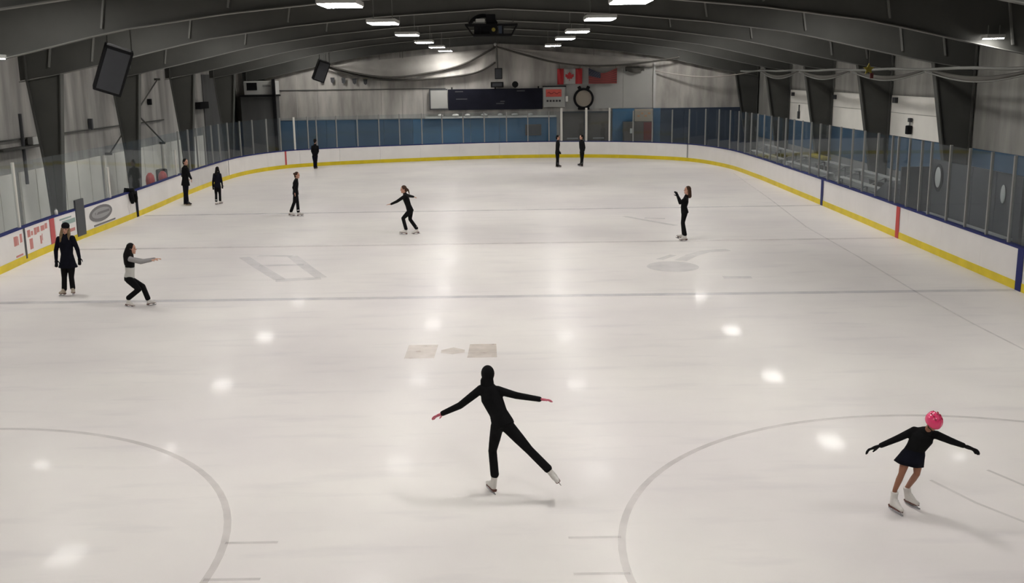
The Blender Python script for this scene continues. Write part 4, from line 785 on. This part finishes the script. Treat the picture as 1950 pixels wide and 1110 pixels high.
    if midriff:
        mm = MB(); torso(mm, [(j['pel']-dn*.03*k, .132*k+.016, .098*k+.016, lath), (j['waist'], .108*k+.016, .08*k+.016, lat), (j['waist'].lerp(j['chest'], .55), .122*k+.015, .09*k+.015, lat)], None); grown(mm, 'shirt', 'paleshirt', .0115, t)
    # ---- trousers
    if not legless:
        q = MB(); torso(q, [(j['pel']+dn*.06*k, .118*k+.008, .09*k+.008, lath), (j['pel']-dn*.01, .138*k+.010, .1*k+.010, lath), (j['pel'].lerp(j['waist'], .5), .118*k+.010, .086*k+.010, lath)], None)
        for s in 'lr':
            hp, kn, an = j['h'+s], j['k'+s], j['a'+s]; md = hp.lerp(kn, .5)
            q.cap(j['pel'], hp, .09*k, .09*k); q.cap(hp, md, .092*k, .078*k); q.cap(md, kn, .078*k, .060*k); c2 = kn.lerp(an, .35); q.cap(kn, c2, .060*k, .060*k); q.cap(c2, an, .060*k, .060*k)
        grown(q, 'trousers', legs, .009 if near else .0115, t)
    if skirt:
        ln, wd, dp = skirt; n = 28; vs = []
        prof = [(-.10, .140, .104), (-.03, .170, .128), (.04, .185, .145), (ln, wd, dp), (ln-.004, wd-.012, dp-.012), (.0, .13, .1)]
        f_ = dn.cross(lath).normalized()
        for z, rx, ry in prof:
            for i in range(n):
                a = 2*math.pi*i/n; wv = 1+.05*math.sin(6*a)*max(0, z)/ln; vs.append(j['pel']+dn*z*k+lath*rx*k*math.cos(a)*wv+f_*ry*k*math.sin(a)*wv)
        MB().add(vs, [(r_*n+i, r_*n+(i+1) % n, (r_+1)*n+(i+1) % n, (r_+1)*n+i) for r_ in range(len(prof)-1) for i in range(n)]).obj('skirt', 'navycloth', t, True)
    # ---- hair and headgear
    if hood:
        h = MB(); h.ell(hl(-.012, 0, .025), (.108*k, .092*k, .112*k), F, 16, 12); h.cap(hl(-.03, 0, -.05), j['neck'], .075*k, .082*k); h.cap(hl(-.06, .05, -.06), j['sl'].lerp(j['neck'], .45), .05*k, .05*k)
        grown(h, 'hood', top, .009, t)
    elif hair:
        h = MB(); h.ell(hl(-.024, 0, .040), (.094*k, .084*k, .098*k), F, 16, 12); h.cap(hl(-.055, 0, .0), hl(-.06, 0, -.05), .070*k, .055*k)
        bk = -(F @ Vector((1, 0, 0)))
        if hair == 'long': # both sides down to the chest and the back
            for s in (-1, 1): h.cap(hl(-.01, s*.072, .0), hl(.055, s*.085, -.13), .032*k, .038*k); h.cap(hl(.055, s*.085, -.13), hl(.105, s*.085, -.27), .038*k, .024*k)
            h.cap(hl(-.06, 0, -.04), hl(-.085, 0, -.22), .068*k, .06*k)
        if hair == 'down': # long down the back
            h.cap(hl(-.05, 0, -.02), hl(-.07, 0, -.15), .092*k, .112*k); h.cap(hl(-.07, 0, -.15), hl(-.05, 0, -.31), .112*k, .115*k); h.cap(hl(-.02, -.07, -.02), hl(-.02, -.085, -.16), .03*k, .035*k); h.cap(hl(-.02, .07, -.02), hl(-.02, .085, -.16), .03*k, .035*k); h.cap(hl(-.06, -.04, -.31), hl(-.04, -.04, -.38), .09*k, .06*k)
        if hair == 'bob':
            h.cap(hl(-.06, 0, -.02), hl(-.085, 0, -.17), .072*k, .066*k)
            for s in (-1, 1): h.cap(hl(-.02, s*.07, -.0), hl(-.025, s*.075, -.11), .026*k, .026*k)
        if hair == 'tail': h.cap(hl(-.10, 0, .02), hl(-.145, 0, -.04), .03*k, .03*k); h.cap(hl(-.145, 0, -.04), hl(-.16, 0, -.17), .03*k, .014*k)
        if hair == 'bun': h.ell(hl(-.12, 0, .05), (.045*k,)*3)
        grown(h, 'hair', hairm, .0095, t)
    if cap:
        h = MB(); h.ell(hl(-.015, 0, .068), (.105*k, .090*k, .085*k), F, 16, 10); h.ell(hl(.085, 0, .055), (.05*k, .06*k, .012*k), F, 12, 6); grown(h, 'cap', cap, .010, t)
    if helmet:
        m = MB(); nu, nv = 36, 14; vs = []; Rr = (.140, .118, .132)
        for q in range(nv+1):
            a = math.pi/2-q/nv*(math.pi/2+.30)
            for i in range(nu):
                b_ = 2*math.pi*i/nu; rid = 1+.055*math.cos(5*math.atan2(math.sin(b_)*math.cos(a), .55))*max(0, math.sin(a)+.25)
                back = 1.0 if math.cos(b_) < .3 else .82
                aa = a if a > 0 else a*back
                vs.append(hl(-.005+Rr[0]*rid*math.cos(aa)*math.cos(b_), Rr[1]*rid*math.cos(aa)*math.sin(b_), .035+Rr[2]*rid*math.sin(aa)))
        fs = [(q*nu+i, q*nu+(i+1) % nu, (q+1)*nu+(i+1) % nu, (q+1)*nu+i) for q in range(nv) for i in range(nu)]
        o = m.add(vs, fs); he = o.obj('helmet', 'pink', t, True); sm = he.modifiers.new('thick', 'SOLIDIFY'); sm.thickness = .012
        for y, x0, x1 in ((-.055, -.06, .05), (0, -.09, .06), (.055, -.06, .05)):
            for xx in (x0, (x0+x1)/2, x1):
                zz = .035+Rr[2]*1.0*math.sqrt(max(.05, 1-(xx/Rr[0])**2-(y/Rr[1])**2)); MB().ell(hl(xx-.005, y, zz), (.022*k, .010*k, .012*k), F, 10, 6).obj('vent', 'pinkd', he, True)
        for s in (-1, 1): MB().tube([hl(.02, s*.09, -.0), hl(.03, s*.07, -.07), hl(.05, 0, -.125)], .006*k, 6).obj('chin_strap', 'dark', he)
    # ---- skates
    for s, fw in (('l', fl), ('r', frr)):
        bt, up, _ = feet[s]; skate(t, bt, up, Vector(fw), k*boot_size, boot)
    return t

person('A', 'skater in black with black hood and pink gloves, gliding on one leg', (.05, 1, -.12), (-.45, .85, 0), (.55, -.45, -.6), hood=True, hands='pinkglove', near=True, boot_size=1.0)
person('B', 'child skater in pink helmet and dark short skirt, bare legs, arms spread', (.25, -.8, -.62), (.25, -.95, 0), (.35, -.9, -.35), helmet=True, hair='short', hands='charcoal', skin='skin_tan', skirt=(.15, .21, .165), legless=True, glove=1.5, boot_size=1.25, bulk=1.12, near=True)
person('C', 'woman with long fair hair, black cap and long black coat, standing at left', (.12, -1, -.15), (-.15, -1, 0), (.25, -1, 0), boot='boott', coat=(.11, .22, .16), bulk=1.12, hair='long', hairm='blond', cap='black', hands='charcoal', top='navycloth')
person('D', 'skater with long dark hair and pale midriff, crouching sideways with one arm out', (1, .05, -.1), (1, -.15, 0), (.65, -.1, -.75), boot='bootw', hair='down', midriff=True, boot_size=.86, sleeve='sleeve')
person('E', 'man in dark jacket and dark blue trousers standing beside the left boards', (.9, -.45, -.1), (1, -.35, 0), (1, -.45, 0), boot='bootk', top='charcoal', legs='navycloth', hair='short', hairm='blackhair', coat=(.06, .185, .15), bulk=1.18)
person('F', 'small child in long black coat seen from behind, next to the man at left boards', (.25, 1, -.1), (.3, .95, 0), (.4, .95, 0), coat=(.02, .19, .13), hair='long', top='navycloth', hands='charcoal', bulk=1.05)
person('G', 'skater in plain black with hair tied up, striding in profile far left of centre', (1, -.3, -.05), (1, -.2, 0), (.95, -.25, -.2), hair='bun', hairm='brownhair')
person('H', 'brown-haired skater in black leaning forward with knees bent and arm stretched left', (-1, -.25, -.15), (-1, -.1, 0), (-1, -.2, 0), hair='tail', hairm='brownhair', boot='bootw')
person('I', 'skater in black with brown bob, standing in profile with raised forearms', (-1, -.25, .05), (-1, -.15, 0), (-1, -.1, 0), hair='bob', hairm='brownhair', hands='charcoal')
person('J', 'dark dressed skater leaning at the far boards, left of the far blue glass', (.1, 1, -.1), (.1, 1, 0), (.2, 1, 0), boot='bootk', hair='short', hands='charcoal', legs='navycloth')
person('K', 'left of two dark figures standing in front of the far doors', (.95, -.3, -.05), (1, -.25, 0), (1, -.4, 0), boot='bootk', hair='short', hands='charcoal', top='charcoal')
person('L', 'right of two dark figures by the far doors, hand on hip', (-.95, -.3, -.05), (-1, -.2, 0), (-1, -.3, 0), boot='bootk', hair='short', hands='charcoal', top='charcoal')
